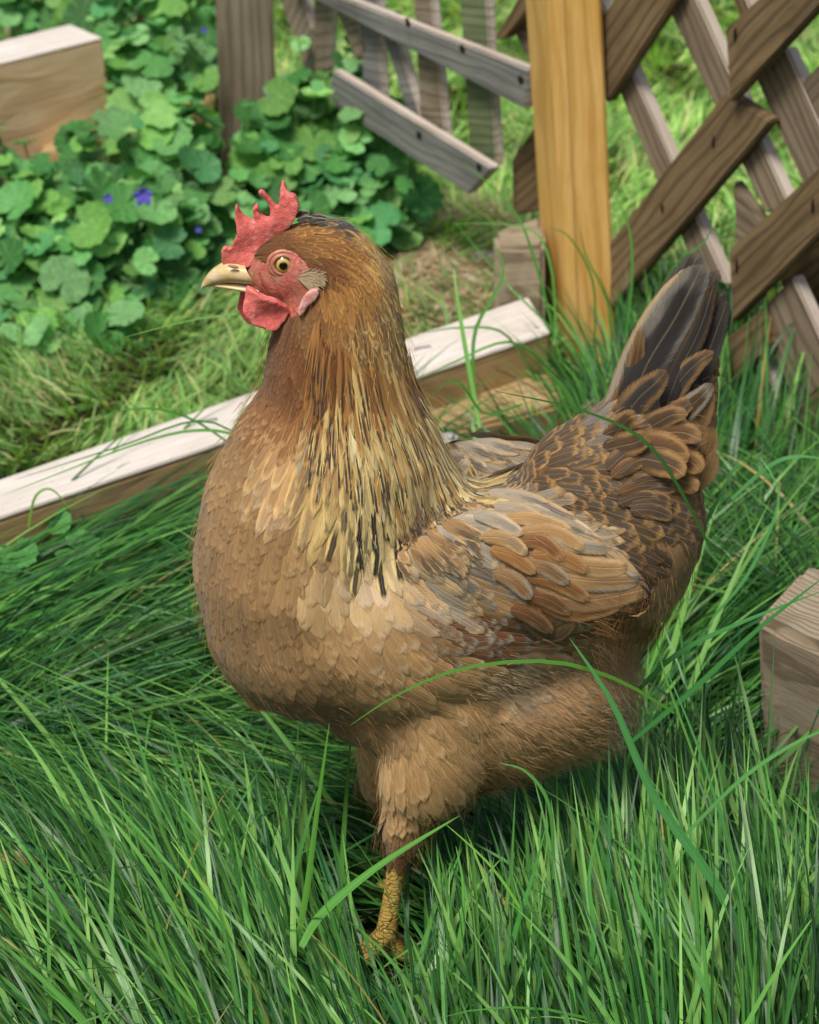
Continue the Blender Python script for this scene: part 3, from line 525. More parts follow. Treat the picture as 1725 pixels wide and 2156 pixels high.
for row in range(8):
    nrow = 44
    for j in range(nrow):
        t = (j + .5 * (row % 2)) / nrow; ex_, ey_ = along(HK, t); cx_, cy_ = 672 + (ex_ - 640) * .50, 610; k = 1 - row * .072 + random.gauss(0, .02)
        ex2, ey2 = cx_ + (ex_ - cx_) * k, cy_ + (ey_ - cy_) * k; Lk = random.uniform(95, 130) / math.hypot(ex_ - cx_, ey_ - cy_)
        sx, sy = cx_ + (ex_ - cx_) * (k - Lk) * 1.0, cy_ + (ey_ - cy_) * (k - Lk); g1 = t < .22
        st = random.random() < .5; h_, n_ = hitpix(sx, sy)
        if h_ is None or n_.dot(Vector((0, -1, .4))) < .02: continue
        c1 = random.choice(('gold', 'orange', 'goldl')) if random.random() < (row - 2) * .22 else random.choice(('tan', 'goldl', 'tan', 'brown')) if g1 else random.choice(('yel', 'goldl', 'yel', 'straw', 'gold')); c2 = 'goldl' if row > 4 else 'goldl' if g1 else random.choice(('yel', 'straw', 'goldl'))
        if 1 > row and random.random() < .4: c1 = random.choice(('greyl', 'grey'))
        if sy < 830 and random.random() < (830 - sy) / 90: c1 = random.choice(('orange', 'rust', 'gold') if not g1 else ('rust', 'rustd', 'orange')); c2 = 'gold' if not g1 else 'orange'
        d_ = Vector((ex2 - sx + random.gauss(0, 6), 0, -(ey2 - sy))).normalized(); d_ = project(d_, n_); Lg = math.hypot(ex2 - sx, ey2 - sy) * PXM * (1.05 + .45 * max(0, t - .55))
        if d_ is None: continue
        wf = random.uniform(13, 19) * PXM * (1 - row * .03); kk = random.gauss(1, .1)
        for mz in (1, -1):
            p_, q_ = grow(h_, n_, d_, Lg, .035, K=10, h0=.0008 + row * .0003)
            p_ = [Vector((v.x, v.y * mz, v.z)) for v in p_]; q_ = [Vector((v.x, v.y * mz, v.z)) for v in q_]
            FP.add(p_, q_, wf, .85, vary(lin(C[c1]), kk), vary(lin(C[c2]), kk), lin(C[random.choice(('blk', 'cgrey', 'blk'))]), .95 if st else .04, .10, edge=.6)
for sg in (-1, 1): 
    link('wing', FW[sg].mesh('wing'), M['feather'], hen)
# tail: each long feather a part of its own
def Z2(pts): return [(1207.5 + x * .24, 517.5 + y * .24) for x, y in pts]
TAIL = [  # line, width, tip, base, edge, streak, streak strength, depth from root to tip (m)
 ([(900, 1500), (1150, 1000), (1340, 600), (1362, 520)], 46, .35, 'cgrey', 'blk', 'blk', .2, (.004, .006)),
 ([(860, 1400), (1080, 900), (1290, 420), (1335, 400)], 50, .3, 'cgrey', 'greyd', 'blk', .2, (-.002, -.001)),
 ([(820, 1350), (1020, 850), (1200, 350), (1280, 210)], 52, .3, 'cgrey', 'greyd', 'blk', .2, (-.004, -.003)),
 ([(260, 1620), (480, 1050), (750, 520), (1020, 190)], 46, .5, 'greyl', 'edgel', 'grey', .3, (-.004, -.004)),
 ([(480, 1500), (640, 1050), (900, 620), (1130, 165)], 98, .05, 'cgrey', 'grey', 'blk', .6, (-.010, -.008)),
 ([(780, 1500), (930, 1100), (1120, 700), (1238, 300)], 46, .7, 'cgrey', 'dbr', 'blk', .4, (-.012, -.010)),
 ([(900, 1560), (1080, 1200), (1250, 760), (1345, 480)], 52, .5, 'cgrey', 'greyd', 'blk', .3, (-.008, -.007)),
 ([(640, 1600), (880, 1250), (1080, 1030), (1235, 925)], 58, .45, 'greyd', 'brown', 'cgrey', .6, (-.016, -.016)),
 ([(320, 1650), (420, 1350), (520, 1150), (600, 700)], 44, .7, 'brownd', 'brown', 'dbr', .3, (-.016, -.010)),
 ([(400, 1600), (560, 1350), (700, 1220), (815, 1090)], 70, .4, 'greyd', 'brown', 'cgrey', .6, (-.020, -.020)),
 ([(820, 1650), (980, 1450), (1120, 1320), (1215, 1205)], 54, .5, 'dbr', 'greyl', 'dbr', .4, (-.018, -.016)),
 ([(1000, 1800), (1080, 1600), (1150, 1450), (1210, 1260)], 48, .6, 'brown', 'tan', 'dbr', .3, (-.016, -.014)),
 ([(560, 1680), (720, 1560), (880, 1480), (1005, 1480)], 52, .4, 'dbr', 'brown', 'dbr', .4, (-.026, -.024)),
 ([(640, 1720), (820, 1640), (980, 1640), (1125, 1700)], 60, .4, 'brownd', 'brown', 'dbr', .3, (-.029, -.026)),
 ([(1000, 2000), (1130, 1850), (1190, 1750), (1215, 1580)], 46, .3, 'brown', 'tan', 'brownd', .2, (-.014, -.012)),
 ([(980, 2150), (1120, 2050), (1200, 1950), (1235, 1800)], 44, .3, 'tan', 'tan', 'brownd', .1, (-.014, -.012)),
 ([(520, 1760), (700, 1760), (860, 1790), (1000, 1900)], 72, .35, 'brownd', 'edge', 'dbr', .3, (-.034, -.030)),
 ([(760, 1900), (900, 1860), (1040, 1900), (1120, 1990)], 62, .1, 'brownd', 'edge', 'dbr', .3, (-.030, -.026)), ([(560, 1860), (700, 1880), (860, 1930), (980, 2010)], 66, .1, 'dbr', 'edge', 'brownd', .3, (-.036, -.034)),
 ([(700, 2040), (860, 2040), (1000, 2080), (1090, 2150)], 60, .1, 'brownd', 'edge', 'dbr', .3, (-.030, -.026)), ([(320, 1780), (440, 1750), (560, 1720), (660, 1640)], 56, .1, 'dbr', 'edge', 'brownd', .3, (-.034, -.030)),
 ([(320, 1700), (410, 1600), (470, 1520), (560, 1470)], 50, .4, 'dbr', 'edge', 'brownd', .3, (-.028, -.026)),
]
for it, (ln, w, tp, cb, ce, cs, ss, yy) in enumerate(TAIL):
    if it > 6: (xa, ya), (xb, yb_) = ln[0], ln[1]; ln = [(xa - (xb - xa) * .5, ya - (yb_ - ya) * .5)] + ln; yy = (yy[0] + .012, yy[1])
    F = Feathers(); big(F, Z2(ln), w, tp, cb, ce, cs, ss, y=yy, mirror=False, K=16, camber=.07, face=(-.05, -1, .25))
    link('tail_feather', F.mesh('tail_feather'), M['feather'], hen)
for i in range(34):
    u, w_ = random.random(), random.random(); px, py = 1270 + 150 * u + 20 * w_, 975 - 105 * u + 130 * w_ * (1 - .2 * u); a = math.radians(-46 + 44 * w_ + random.gauss(0, 5)); l_ = random.uniform(80, 105)
    if px + math.cos(a) * l_ > 1478: continue
    big(FP, [(px, py), (px + math.cos(a) * l_ * .5, py + math.sin(a) * l_ * .5 - 3), (px + math.cos(a + .12) * l_, py + math.sin(a + .12) * l_)], random.uniform(34, 44), .4, random.choice(('dbr', 'brownd', 'dbr')), random.choice(('edge', 'brown', 'edge')), random.choice(('dbr', 'greyd')), .5, 4 + 4 * u, K=9, camber=.08)
link('plumage', FP.mesh('plumage'), M['feather'], hen)
# the far half of the tail fan
for j in (4, 6, 9, 12, 14):
    ln, w, tp, cb, ce, cs, ss, yy = TAIL[j]; F = Feathers(); big(F, Z2(ln), w, tp, cb, ce, cs, ss, y=yy, mirror=False, K=16, camber=.07)
    F.v = [(x, -y + .004, z) for x, y, z in F.v]; link('tail_feather', F.mesh('tail_feather'), M['feather'], hen)

# downy fringe: fine strands on thighs, flanks, hocks
def strands(pos, dirs, lens, wid, cols, seg=4, droop=.3):
    N = len(pos); t = np.linspace(0, 1, seg + 1)[None, :, None]
    P = pos[:, None] + dirs[:, None] * lens[:, None, None] * t; P[..., 2] -= (droop * lens[:, None] * t[..., 0] ** 2)
    view = np.array(CAM)[None] - pos; side = np.cross(dirs, view); side /= np.linalg.norm(side, axis=1, keepdims=True) + 1e-9
    w = wid * (1 - t * .85); V = np.stack([P - side[:, None] * w, P + side[:, None] * w], 2)
    base = (np.arange(N) * (seg + 1) * 2)[:, None]; k = np.arange(seg)[None] * 2; a = base + k
    F = np.stack([a, a + 1, a + 3, a + 2], -1); return V.reshape(-1, 3), F.reshape(-1, 4), np.repeat(cols, (seg + 1) * 2, axis=0)
pos, dirs, lens, cols = [], [], [], []
for i in RNG.choice(NS, 60000, replace=False):
    x, y = spx[i]
    fl = 0.0
    if x > 980 and y > 1400: fl = .5
    elif 740 < x < 980 and y > 1560: fl = .22
    elif x > 1240 and y > 1290: fl = .8
    elif x > 1300 and y > 1200: fl = .12
    elif y < 1000: fl = .10
    else: fl = .04
    if y > 1815 or inpoly(x, y, FACE) or random.random() > fl: continue
    c = chart(spx[i]); loc, n, _, _ = BV.find_nearest(Vector(sp_[i])); a = math.atan2(c[1], c[0]) + random.gauss(0, .3)
    t = project(Vector((math.cos(a), 0, -math.sin(a))), n)
    if t is None: continue
    d = (t + n * random.uniform(.12, .4)).normalized(); L = (.014 if fl > .5 else .009) * random.uniform(.6, 1.3)
    pos.append(loc + n * random.uniform(.001, .005)); dirs.append(d); lens.append(L)
    k = random.uniform(.8, 1.35); cc = [.6 * c[6 + j] + .4 * c[9 + j] for j in range(3)]; cols.append((cc[0] * k, cc[1] * k, cc[2] * k, 1))
for i in np.where((spx[:, 0] < 720) & (spx[:, 1] < 720))[0]:
    x, y = spx[i]
    if not inpoly(x, y, FACE) or random.random() > .22 or math.hypot(x - 597, y - 558) < 32: continue
    loc, n, _, _ = BV.find_nearest(Vector(sp_[i])); t = project(Vector((.9, 0, -.3 + random.gauss(0, .25))), n)
    if t is None: continue
    pos.append(loc); dirs.append((t + n * random.uniform(.1, .5)).normalized()); lens.append(random.uniform(.0018, .0045)); kk = random.choice((lin('6a3a26'), lin('b08060'), lin('8a4a34'))); cols.append((*kk, 1))
v, f, cc = strands(np.array([p[:] for p in pos]), np.array([d[:] for d in dirs]), np.array(lens), .00013, np.array(cols))
b = NB('down'); b.set(b.attr('c'), .7, .15); b.translucent(b.attr('c'), .25); M['down'] = b.m
link('down', npmesh('down', v, f, {'c': cc}), M['down'], hen)

# body skin: face, shanks and the quills' underlayer, by region
skin = np.zeros((len(bco), 4), np.float32); skin[:] = rgba('6d4e30'); bpx = mirpix(bco)
facem = np.zeros(len(bco), np.float32); legm = np.zeros(len(bco), np.float32)
for i, (x, y) in enumerate(bpx):
    if x < 700 and y < 700 and inpoly(x, y, FACE):
        facem[i] = 1
    if y > 1765: legm[i] = 1
for nm, arr in (('under', skin), ):
    a = body_me.attributes.new(nm, 'FLOAT_COLOR', 'POINT'); a.data.foreach_set('color', arr.ravel())
cheek = np.exp(-(((bpx[:, 0] - 632) / 42) ** 2 + ((bpx[:, 1] - 622) / 34) ** 2)).astype(np.float32)
for nm, arr in (('face', facem), ('leg', legm), ('cheek', cheek)):
    a = body_me.attributes.new(nm, 'FLOAT', 'POINT'); a.data.foreach_set('value', arr)
b = NB('hen skin'); g = b.n('TexCoord').outputs['Object']
n1 = b.noise(g, 120, 4, .65); n2 = b.noise(g, 420, 4, .7)
fc = b.ramp(n1, [(.32, rgba('a84a3e')), (.5, rgba('c0685a')), (.68, rgba('b08064'))]); fc = b.mix(b.mapr(n2, .5, .68), fc, rgba('d8887c')); fc = b.mix(b.math('MULTIPLY', b.attr('cheek', 'Fac'), b.mapr(n1, .3, .6, .5, .95)), fc, rgba('96604a'))
vo = b.n('TexVoronoi', feature='DISTANCE_TO_EDGE'); vo.inputs['Scale'].default_value = 1; b.l(b.vmul(g, (170, 170, 360)), vo.inputs['Vector'])
sc = b.mapr(vo.outputs[0], .0, .09); lc = b.mix(sc, rgba('947236'), b.ramp(n1, [(.3, rgba('b09040')), (.7, rgba('cdae5c'))]))
col = b.mix(b.attr('leg', 'Fac'), b.attr('under'), lc); col = b.mix(b.attr('face', 'Fac'), col, fc)
b.set(col, .5, .4); h = b.math('ADD', b.math('MULTIPLY', n2, .8), b.math('MULTIPLY', sc, b.attr('leg', 'Fac'))); b.bump(h, .8, .0012)
b.b.inputs['Subsurface Weight'].default_value = .0; M['skin'] = b.m
link('body', body_me, M['skin'], hen)

# comb, wattles, ear lobe
def flesh_mat(name, c1, c2, c3, scale=500):
    b = NB(name); g = b.n('TexCoord').outputs['Object']; vo = b.n('TexVoronoi'); vo.inputs['Scale'].default_value = scale * 1.6; b.l(g, vo.inputs['Vector'])
    n = b.noise(g, scale * .3, 5, .7); c = b.ramp(n, [(.3, rgba(c1)), (.55, rgba(c2)), (.75, rgba(c3))])
    c = b.mix(b.mapr(vo.outputs[0], .0, .4, .5, 0), c, rgba(c3)); b.set(c, .4, .4); b.bump(b.math('ADD', b.mapr(vo.outputs[0], 0, .5, 1, 0), n), .4, .0005)
    b.b.inputs['Subsurface Weight'].default_value = .15; b.b.inputs['Subsurface Radius'].default_value = (.004, .001, .001); b.b.inputs['Subsurface Scale'].default_value = 1.
    return b.m
M['comb'] = flesh_mat('comb flesh', 'c9544e', 'e0756c', 'f0aaa0'); M['lobe'] = flesh_mat('ear lobe', 'c9776f', 'd7a59c', 'e8dcd8', 300)
def slab(name, outline, y, th, mat, vox=.0006, warp=0.0, sm=8):
    bm = bmesh.new(); P = [onY(px, py, y) for px, py in outline]
    f = bm.faces.new([bm.verts.new(p) for p in P]); r = bmesh.ops.extrude_face_region(bm, geom=[f])
    bmesh.ops.translate(bm, verts=[q for q in r['geom'] if isinstance(q, bmesh.types.BMVert)], vec=(0, th, 0))
    bmesh.ops.translate(bm, verts=bm.verts, vec=(0, -th / 2, 0)); bmesh.ops.recalc_face_normals(bm, faces=bm.faces)
    bmesh.ops.triangulate(bm, faces=bm.faces); me = remeshed(name, bm, vox, sm, .5)
    for v in me.vertices: v.co.y += warp * mnoise.noise(v.co * 70); v.co += mnoise.noise_vector(v.co * 350) * .0003
    return link(name, me, M[mat], hen)
COMB = [(300, 700), (275, 640), (270, 575), (285, 545), (305, 535), (325, 555), (345, 530), (358, 490), (378, 465), (370, 400), (360, 365), (367, 330), (360, 285), (370, 266), (384, 285), (396, 315), (430, 350), (465, 372), (497, 385), (480, 340), (478, 300), (489, 278), (505, 270), (520, 285), (512, 310), (530, 338), (565, 357), (592, 350), (594, 300), (565, 232), (520, 192), (514, 176), (535, 165), (557, 180), (584, 215), (612, 250), (644, 284), (655, 240), (658, 160), (672, 101), (687, 120), (702, 160), (727, 190), (757, 200), (772, 230), (787, 270), (777, 310), (750, 360), (720, 410), (640, 470), (560, 530), (500, 600), (470, 660), (400, 700)]
slab('comb', Z1(COMB), -.001, .0052, 'comb', warp=.004)
WAT = [(430, 850), (440, 805), (480, 815), (560, 860), (640, 895), (700, 935), (717, 985), (692, 1040), (640, 1087), (595, 1092), (540, 1066), (480, 1052), (440, 1003), (410, 950), (420, 900)]
slab('wattle', Z1(WAT), -.0165, .0050, 'comb', warp=.006)
slab('wattle', Z1([(x - 34, y - 8) for x, y in WAT]), .010, .0045, 'comb', warp=.006)
slab('earlobe', Z1([(782, 1005), (772, 960), (798, 900), (828, 850), (868, 825), (905, 818), (918, 850), (892, 892), (842, 934), (812, 985)]), -.0225, .004, 'lobe')
o = slab('earlobe', Z1([(782, 1005), (772, 960), (798, 900), (828, 850), (868, 825), (905, 818), (918, 850), (892, 892), (842, 934), (812, 985)]), -.0225, .004, 'lobe')
for v in o.data.vertices: v.co.y *= -1
# beak
def beakmat():
    b = NB('beak horn'); g = b.n('TexCoord').outputs['Object']; n = b.noise(b.vmul(g, (1, 1, 2.5)), 90, 4, .6)
    c = b.ramp(n, [(.3, rgba('c0a060')), (.5, rgba('cdb785')), (.7, rgba('d9cbb8'))]); b.set(c, .35, .5); b.bump(n, .3, .0006); return b.m
M['beak'] = beakmat()
def loft(name, rings, mat, parent=hen, nseg=20):
    """rings: (top px, bottom px, half width m): closed sections in vertical planes across the hen."""
    V, F = [], []
    for (a, b_, w) in rings:
        pa, pb = onY(*a, 0), onY(*b_, 0); c = (pa + pb) / 2; h = (pa - pb) / 2
        for j in range(nseg):
            th = 2 * math.pi * j / nseg; V.append(tuple(c + h * math.cos(th) + Vector((0, w * math.sin(th), 0))))
    for i in range(len(rings) - 1):
        for j in range(nseg): F.append((i * nseg + j, i * nseg + (j + 1) % nseg, (i + 1) * nseg + (j + 1) % nseg, (i + 1) * nseg + j))
    me = npmesh(name, V, F); o = link(name, me, mat, parent)
    m = o.modifiers.new('s', 'SUBSURF'); m.levels = m.render_levels = 1; return o
def z(x, y): return (379.5 + x * .32, 345 + y * .32)
loft('beak', [(z(136, 822), z(138, 824), .0003), (z(142, 788), z(152, 815), .0015), (z(165, 745), z(195, 800), .0028), (z(200, 700), z(250, 786), .0042), (z(245, 668), z(310, 778), .0056), (z(290, 645), z(370, 776), .0070), (z(330, 640), z(430, 782), .0082), (z(420, 640), z(520, 790), .0085)], M['beak'])
loft('lower_beak', [(z(185, 800), z(188, 804), .0004), (z(230, 780), z(225, 808), .0022), (z(300, 778), z(300, 815), .0042), (z(370, 776), z(370, 824), .0058), (z(430, 782), z(440, 836), .0068), (z(520, 790), z(520, 850), .0070)], M['beak'])
for sg in (-1, 1):
    bm = bmesh.new(); c = onY(*z(350, 676), -.0080); 
    bmesh.ops.create_uvsphere(bm, u_segments=16, v_segments=10, radius=1, matrix=Matrix.Translation(c) @ Matrix.Rotation(math.radians(14), 4, 'Y') @ Matrix.Diagonal((.0030, .0010, .0009, 1)))
    if sg > 0:
        for v in bm.verts: v.co.y *= -1
    me = bpy.data.meshes.new('nostril'); bm.to_mesh(me); bm.free()
    b = NB('nostril'); b.set(rgba('9a8066'), .6); link('nostril', me, b.m, hen)
# eyes with lids
def eyemat():
    b = NB('eye'); g = b.n('TexCoord').outputs['Object']; sp = b.n('SeparateXYZ'); b.l(g, sp.inputs[0])
    r = b.math('SQRT', b.math('ADD', b.math('MULTIPLY', sp.outputs[0], sp.outputs[0]), b.math('MULTIPLY', sp.outputs[2], sp.outputs[2])))
    n = b.noise(g, 900, 3, .6); r2 = b.math('ADD', r, b.math('MULTIPLY', n, .0003))
    c = b.ramp(b.mapr(r2, 0, .0055), [(.0, rgba('050403')), (.40, rgba('050403')), (.45, rgba('a08028')), (.60, rgba('cfb458')), (.72, rgba('a88838')), (.78, rgba('1a100a'))])
    b.set(c, .04, .8); b.b.inputs['Coat Weight'].default_value = 1; b.b.inputs['Coat Roughness'].default_value = .02; return b.m
M['eye'] = eyemat()
M['lid'] = flesh_mat('eyelid', 'a8604c', 'c08468', 'd4a184', 400)
ex, ey = z(680, 665); hp, hn = hitpix(ex, ey)
print('eye hit', hp, hn)
for sg in (-1, 1):
    c = hp.copy(); c.y += .0018; 
    if sg > 0: c.y = -c.y
    bm = bmesh.new(); bmesh.ops.create_uvsphere(bm, u_segments=32, v_segments=20, radius=.0052); me = bpy.data.meshes.new('eye'); bm.to_mesh(me); bm.free()
    # the iris faces sideways: built about its own origin
    for v in me.vertices: v.co.y *= .75
    o = link('eye', me, M['eye'], hen); o.location = c; o.matrix_parent_inverse = Matrix.Identity(4)
    for R, r, dy in ((.0054, .0013, -.0012), (.0074, .0012, -.0002)):
        V, F = [], []; NU, NV = 40, 10
        for i in range(NU):
            a = 2 * math.pi * i / NU
            for j in range(NV):
                bb = 2 * math.pi * j / NV; rr = R + r * math.cos(bb); V.append((rr * math.cos(a) * 1.06, dy * 1 + r * math.sin(bb) * -1, rr * math.sin(a) * .96))
                F.append((i * NV + j, ((i + 1) % NU) * NV + j, ((i + 1) % NU) * NV + (j + 1) % NV, i * NV + (j + 1) % NV))
        V = [(x, y if sg < 0 else -y, zz) for x, y, zz in V]
        o = link('eyelid', npmesh('eyelid', V, F), M['lid'], hen); o.location = c; o.matrix_parent_inverse = Matrix.Identity(4)
# claws
for c, d in CLAWS:
    bm = Balls(); limb(bm, [c, c + d * .006 + Vector((0, 0, .0005)), c + d * .011 - Vector((0, 0, .003))], [.0026, .0018, .0005], 10)
    me = remeshed('claw', bm, .0005, 2); b = bpy.data.materials.get('claw horn')
    if not b: nb = NB('claw horn'); nb.set(rgba('6b5637'), .4); b = nb.m
    link('claw', me, b, hen)
# ear tuft of short pale bristles
F, F2 = Feathers(), Feathers()
for i in range(130):
    a, r = random.uniform(0, 6.28), random.random() ** .5; px, py = z(835 + 62 * r * math.cos(a), 742 + 36 * r * math.sin(a)); h, n = hitpix(px, py)
    t = project(Vector((math.cos(math.radians(15)), -.1, -.2 + random.gauss(0, .3))), n)
    for FF, hh, nn, tt in ((F, h, n, t), (F2, Vector((h.x, -h.y, h.z)), Vector((n.x, -n.y, n.z)), Vector((t.x, -t.y, t.z)))):
        pts = [hh + nn * (.001 + .0018 * k / 4) + tt * (.008 * k / 4) for k in range(5)]; FF.add(pts, [nn] * 5, .0012, .95, lin(random.choice(('b8a27c', 'c8b490', 'a08860'))), lin('cdb990'), lin('8a7350'), .2)
link('ear_tuft', F.mesh('ear_tuft'), M['feather'], hen); link('ear_tuft', F2.mesh('ear_tuft'), M['feather'], hen)

# ------------------------------------------------------------------ timbers and fences
def beam(name, x0, x1, backline, frontline, ztop, height, label, cat):
    fx = lambda ln, x: ln[0][1] + (ln[1][1] - ln[0][1]) * (x - ln[0][0]) / (ln[1][0] - ln[0][0])
    e = empty(name, onZ(x0, fx(frontline, x0), ztop) - Vector((0, 0, ztop)))
    a, b_ = onZ(x0, fx(frontline, x0), ztop), onZ(x1, fx(frontline, x1), ztop); c, d = onZ(x1, fx(backline, x1), ztop), onZ(x0, fx(backline, x0), ztop)
    return e, a, b_, c, d
BACK, FRONT = ((0, 1009), (1115, 624)), ((0, 1089), (1160, 700))
a, b_, c, d = [onZ(x, y, .062) for x, y in ((-260, 1176), (1158, 699), (1112, 625), (-260, 1099))]
dn = Vector((0, 0, -.085)); t_ = .003
e = tag(empty('timber_edging', (a + d) / 2 + dn), 'long pale timber laid on the grass behind the hen, top washed out by light', 'timber')
hexa('timber_core', [p + dn for p in (a, b_, c, d)] + [p - Vector((0, 0, t_)) for p in (a, b_, c, d)], 'tan', e, 1, 0, .002)
hexa('timber_top', [p - Vector((0, 0, t_ - .0002)) for p in (a, b_, c, d)] + [a, b_, c, d], 'white', e, 2, 0, .0008)  # thin slab carrying the washed-out brightness of the top as colour
b = NB('galvanised wire'); b.set(rgba('9aa0a4'), .35); b.b.inputs['Metallic'].default_value = 1; M['wire'] = b.m
for px, py in ((440, 884), (890, 731)):
    bm = Balls(); p = onZ(px, py, .0635); dirv = (b_ - a).normalized() * .5 + Vector((.3, 0, 0)); dirv.normalize(); limb(bm, [p - dirv * .007 - Vector((0, 0, .002)), p - dirv * .006, p + dirv * .006, p + dirv * .007 - Vector((0, 0, .002))], [.0006] * 4, 8)
    me = remeshed('staple', bm, .0003, 0); link('staple', me, M['wire'], e)
# lower plank lying below the timber, right of the neck
# yellow post
def post(name, bl, br, tl, tr, y, depth, mat, label, cat, side=.018, rot=0.0, seed=0, group=None, part=None):
    """upright post: face corners traced at depth y, side wall going back."""
    B = [onY(*bl, y), onY(*br, y)]; T = [onY(*tl, y), onY(*tr, y)]
    up = (T[0] - B[0]); B = [B[0] - up * .1, B[1] - (T[1] - B[1]) * .1]
    T = [T[0] + up * .35, T[1] + (T[1] - B[1]) * .35]
    off = Vector((-side, depth, 0))
    o = hexa(name, [B[0], B[1], B[1] + off, B[0] + off, T[0], T[1], T[1] + off, T[0] + off], mat, None, seed, 2, .0025)
    return tag(o, label, cat, group)
yb = onZ(1240, 765, 0).y
post('fence_post', (1196, 700), (1302, 760), (1152, 0), (1268, 0), yb, .055, 'yellow', 'bright yellow pine post where the two lattice panels meet', 'fence post', side=.0165, seed=3)
po = bpy.data.objects['fence_post']; sa = [onY(x, y, yb - .0015) for x, y in ((1199, 715), (1222, 722), (1188, -40), (1150, -40))]
q8 = [sa[0], sa[1], sa[1] + Vector((0, .02, 0)), sa[0] + Vector((-.004, .02, 0)), sa[3], sa[2], sa[2] + Vector((0, .02, 0)), sa[3] + Vector((-.004, .02, 0))]
M['sapwood'] = wood('pale sapwood edge', 'd0a55c', 'dcb672', 'b3843c', .3, .6, .2, 0, 26)
hexa('sapwood_edge', q8, 'sapwood', po, 4, 2, .001)
# weathered stub behind the timber
q = [onZ(x, y, .10) for x, y in ((1042, 520), (1150, 520), (1140, 448), (1040, 488))]; o = hexa('post_stub', [p - Vector((0, 0, .12)) for p in q] + q, 'log', None, 5, 0, .004, 2, .002)
tag(o, 'short weathered post stub with rough grey top, left of the yellow post', 'post stub')
# right lattice
t_r = Vector((.62, -.7846, 0)); n_r = Vector((-.7846, -.62, 0)); PR = (onZ(1240, 765, 0) + Vector((.0, .02, 0)), n_r)
def Z3(pts): return [(759 + x * .56, y * .56) for x, y in pts]
lat = tag(empty('lattice_fence', onZ(1300, 790, 0)), 'brown wooden lattice panel right of the yellow post, behind the tail', 'lattice fence')
RB = [  # front layer, rising to the right
 ([(830, 180), (975, -30), (1200, -30), (925, 390)], 0, 'brown'), ([(830, 1050), (1372, 345), (1545, 455), (850, 1270)], 0, 'brown'), ([(1370, 108), (1560, -60), (1830, -90), (1388, 388)], .011, 'brown'),
 ([(1384, 940), (1850, 515), (1850, 750), (1394, 1218)], 0, 'brown'), ([(1310, 1330), (1500, 1170), (1548, 1295), (1320, 1530)], -.004, 'brown'), ([(1395, 1714), (1859, 1361), (1859, 1696), (1466, 1821)], .004, 'brown'), ([(1570, 1040), (1860, 760), (1860, 1120), (1640, 1230)], -.045, 'brown'), ([(1640, 700), (1860, 520), (1860, 700), (1700, 860)], -.05, 'brown'),
 ([(1640, 330), (1900, 60), (1900, 260), (1700, 480)], -.014, 'brown2')]
for i, (q, off, m) in enumerate(RB): board('slat', Z3(q), PR, off, .011, m, lat, 10 + i)
RK = [  # back layer, falling to the right
 ([(875, -60), (1380, 1075), (1262, 1030), (800, -60)], 'brown2'), ([(1255, -20), (1620, 790), (1520, 800), (1130, -20)], 'brown2'), ([(1600, 180), (1860, 760), (1700, 780), (1482, 290)], 'brown2'),
 ([(1625, 1040), (1790, 1400), (1640, 1540), (1490, 1180)], 'brown2'), ([(1440, -30), (1500, 110), (1440, 110), (1385, -30)], 'brown'), ([(1500, 1330), (1620, 1600), (1550, 1640), (1440, 1400)], 'brown2')]
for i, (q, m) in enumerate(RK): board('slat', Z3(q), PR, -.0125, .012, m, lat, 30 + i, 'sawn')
board('slat', Z3([(1402, 680), (1520, 850), (1500, 1000), (1410, 1000)]), PR, -.012, .010, 'brown2', lat, 41)
board('slat', Z3([(500, 150), (610, -40), (700, -40), (540, 150)]), PR, .0, .011, 'brown', lat, 42)
board('slat', Z3([(568, 600), (690, 420), (690, 790), (570, 812)]), PR, -.03, .011, 'brown', lat, 43)
board('slat', Z3([(560, 90), (640, -20), (700, 420), (640, 250)]), PR, -.014, .010, 'brown2', lat, 44)
# left lattice
gp = onZ(505, 395, 0); yp = onZ(1180, 720, 0); tl_ = (gp - yp); tl_.z = 0; tl_.normalize(); n_l = Vector((-tl_.y, tl_.x, 0)); 
if n_l.y > 0: n_l = -n_l
PL = (yp + n_l * .0, n_l)
lat2 = tag(empty('lattice_fence', onZ(900, 560, 0)), 'weathered grey lattice panel between the grey post and the yellow post', 'lattice fence')
LB = [([(600, -52), (1116, 146), (1104, 231), (600, -32)], .012, 'grey'), ([(700, 147), (1038, 354), (985, 410), (690, 216)], .012, 'grey')]
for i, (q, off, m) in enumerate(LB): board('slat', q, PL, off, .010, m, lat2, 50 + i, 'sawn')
LK = [([(965, -40), (1022, -40), (1046, 350), (990, 345)], 'greygreen'), ([(868, -40), (905, -40), (938, 290), (885, 275)], 'greywarm'), ([(752, -40), (795, -40), (805, 210), (765, 190)], 'grey'),
      ([(575, -40), (628, -40), (658, 60), (650, 178)], 'greywarm'), ([(690, -20), (730, -20), (775, 110), (750, 130)], 'greywarm'), ([(800, 60), (830, 60), (888, 250), (862, 250)], 'grey'), ([(660, -40), (700, -40), (690, 150), (660, 160)], 'greywarm')]
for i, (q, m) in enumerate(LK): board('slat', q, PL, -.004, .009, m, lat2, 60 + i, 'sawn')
b = NB('dark nail gouge'); b.set(rgba('1c130d'), .8); M['gouge'] = b.m
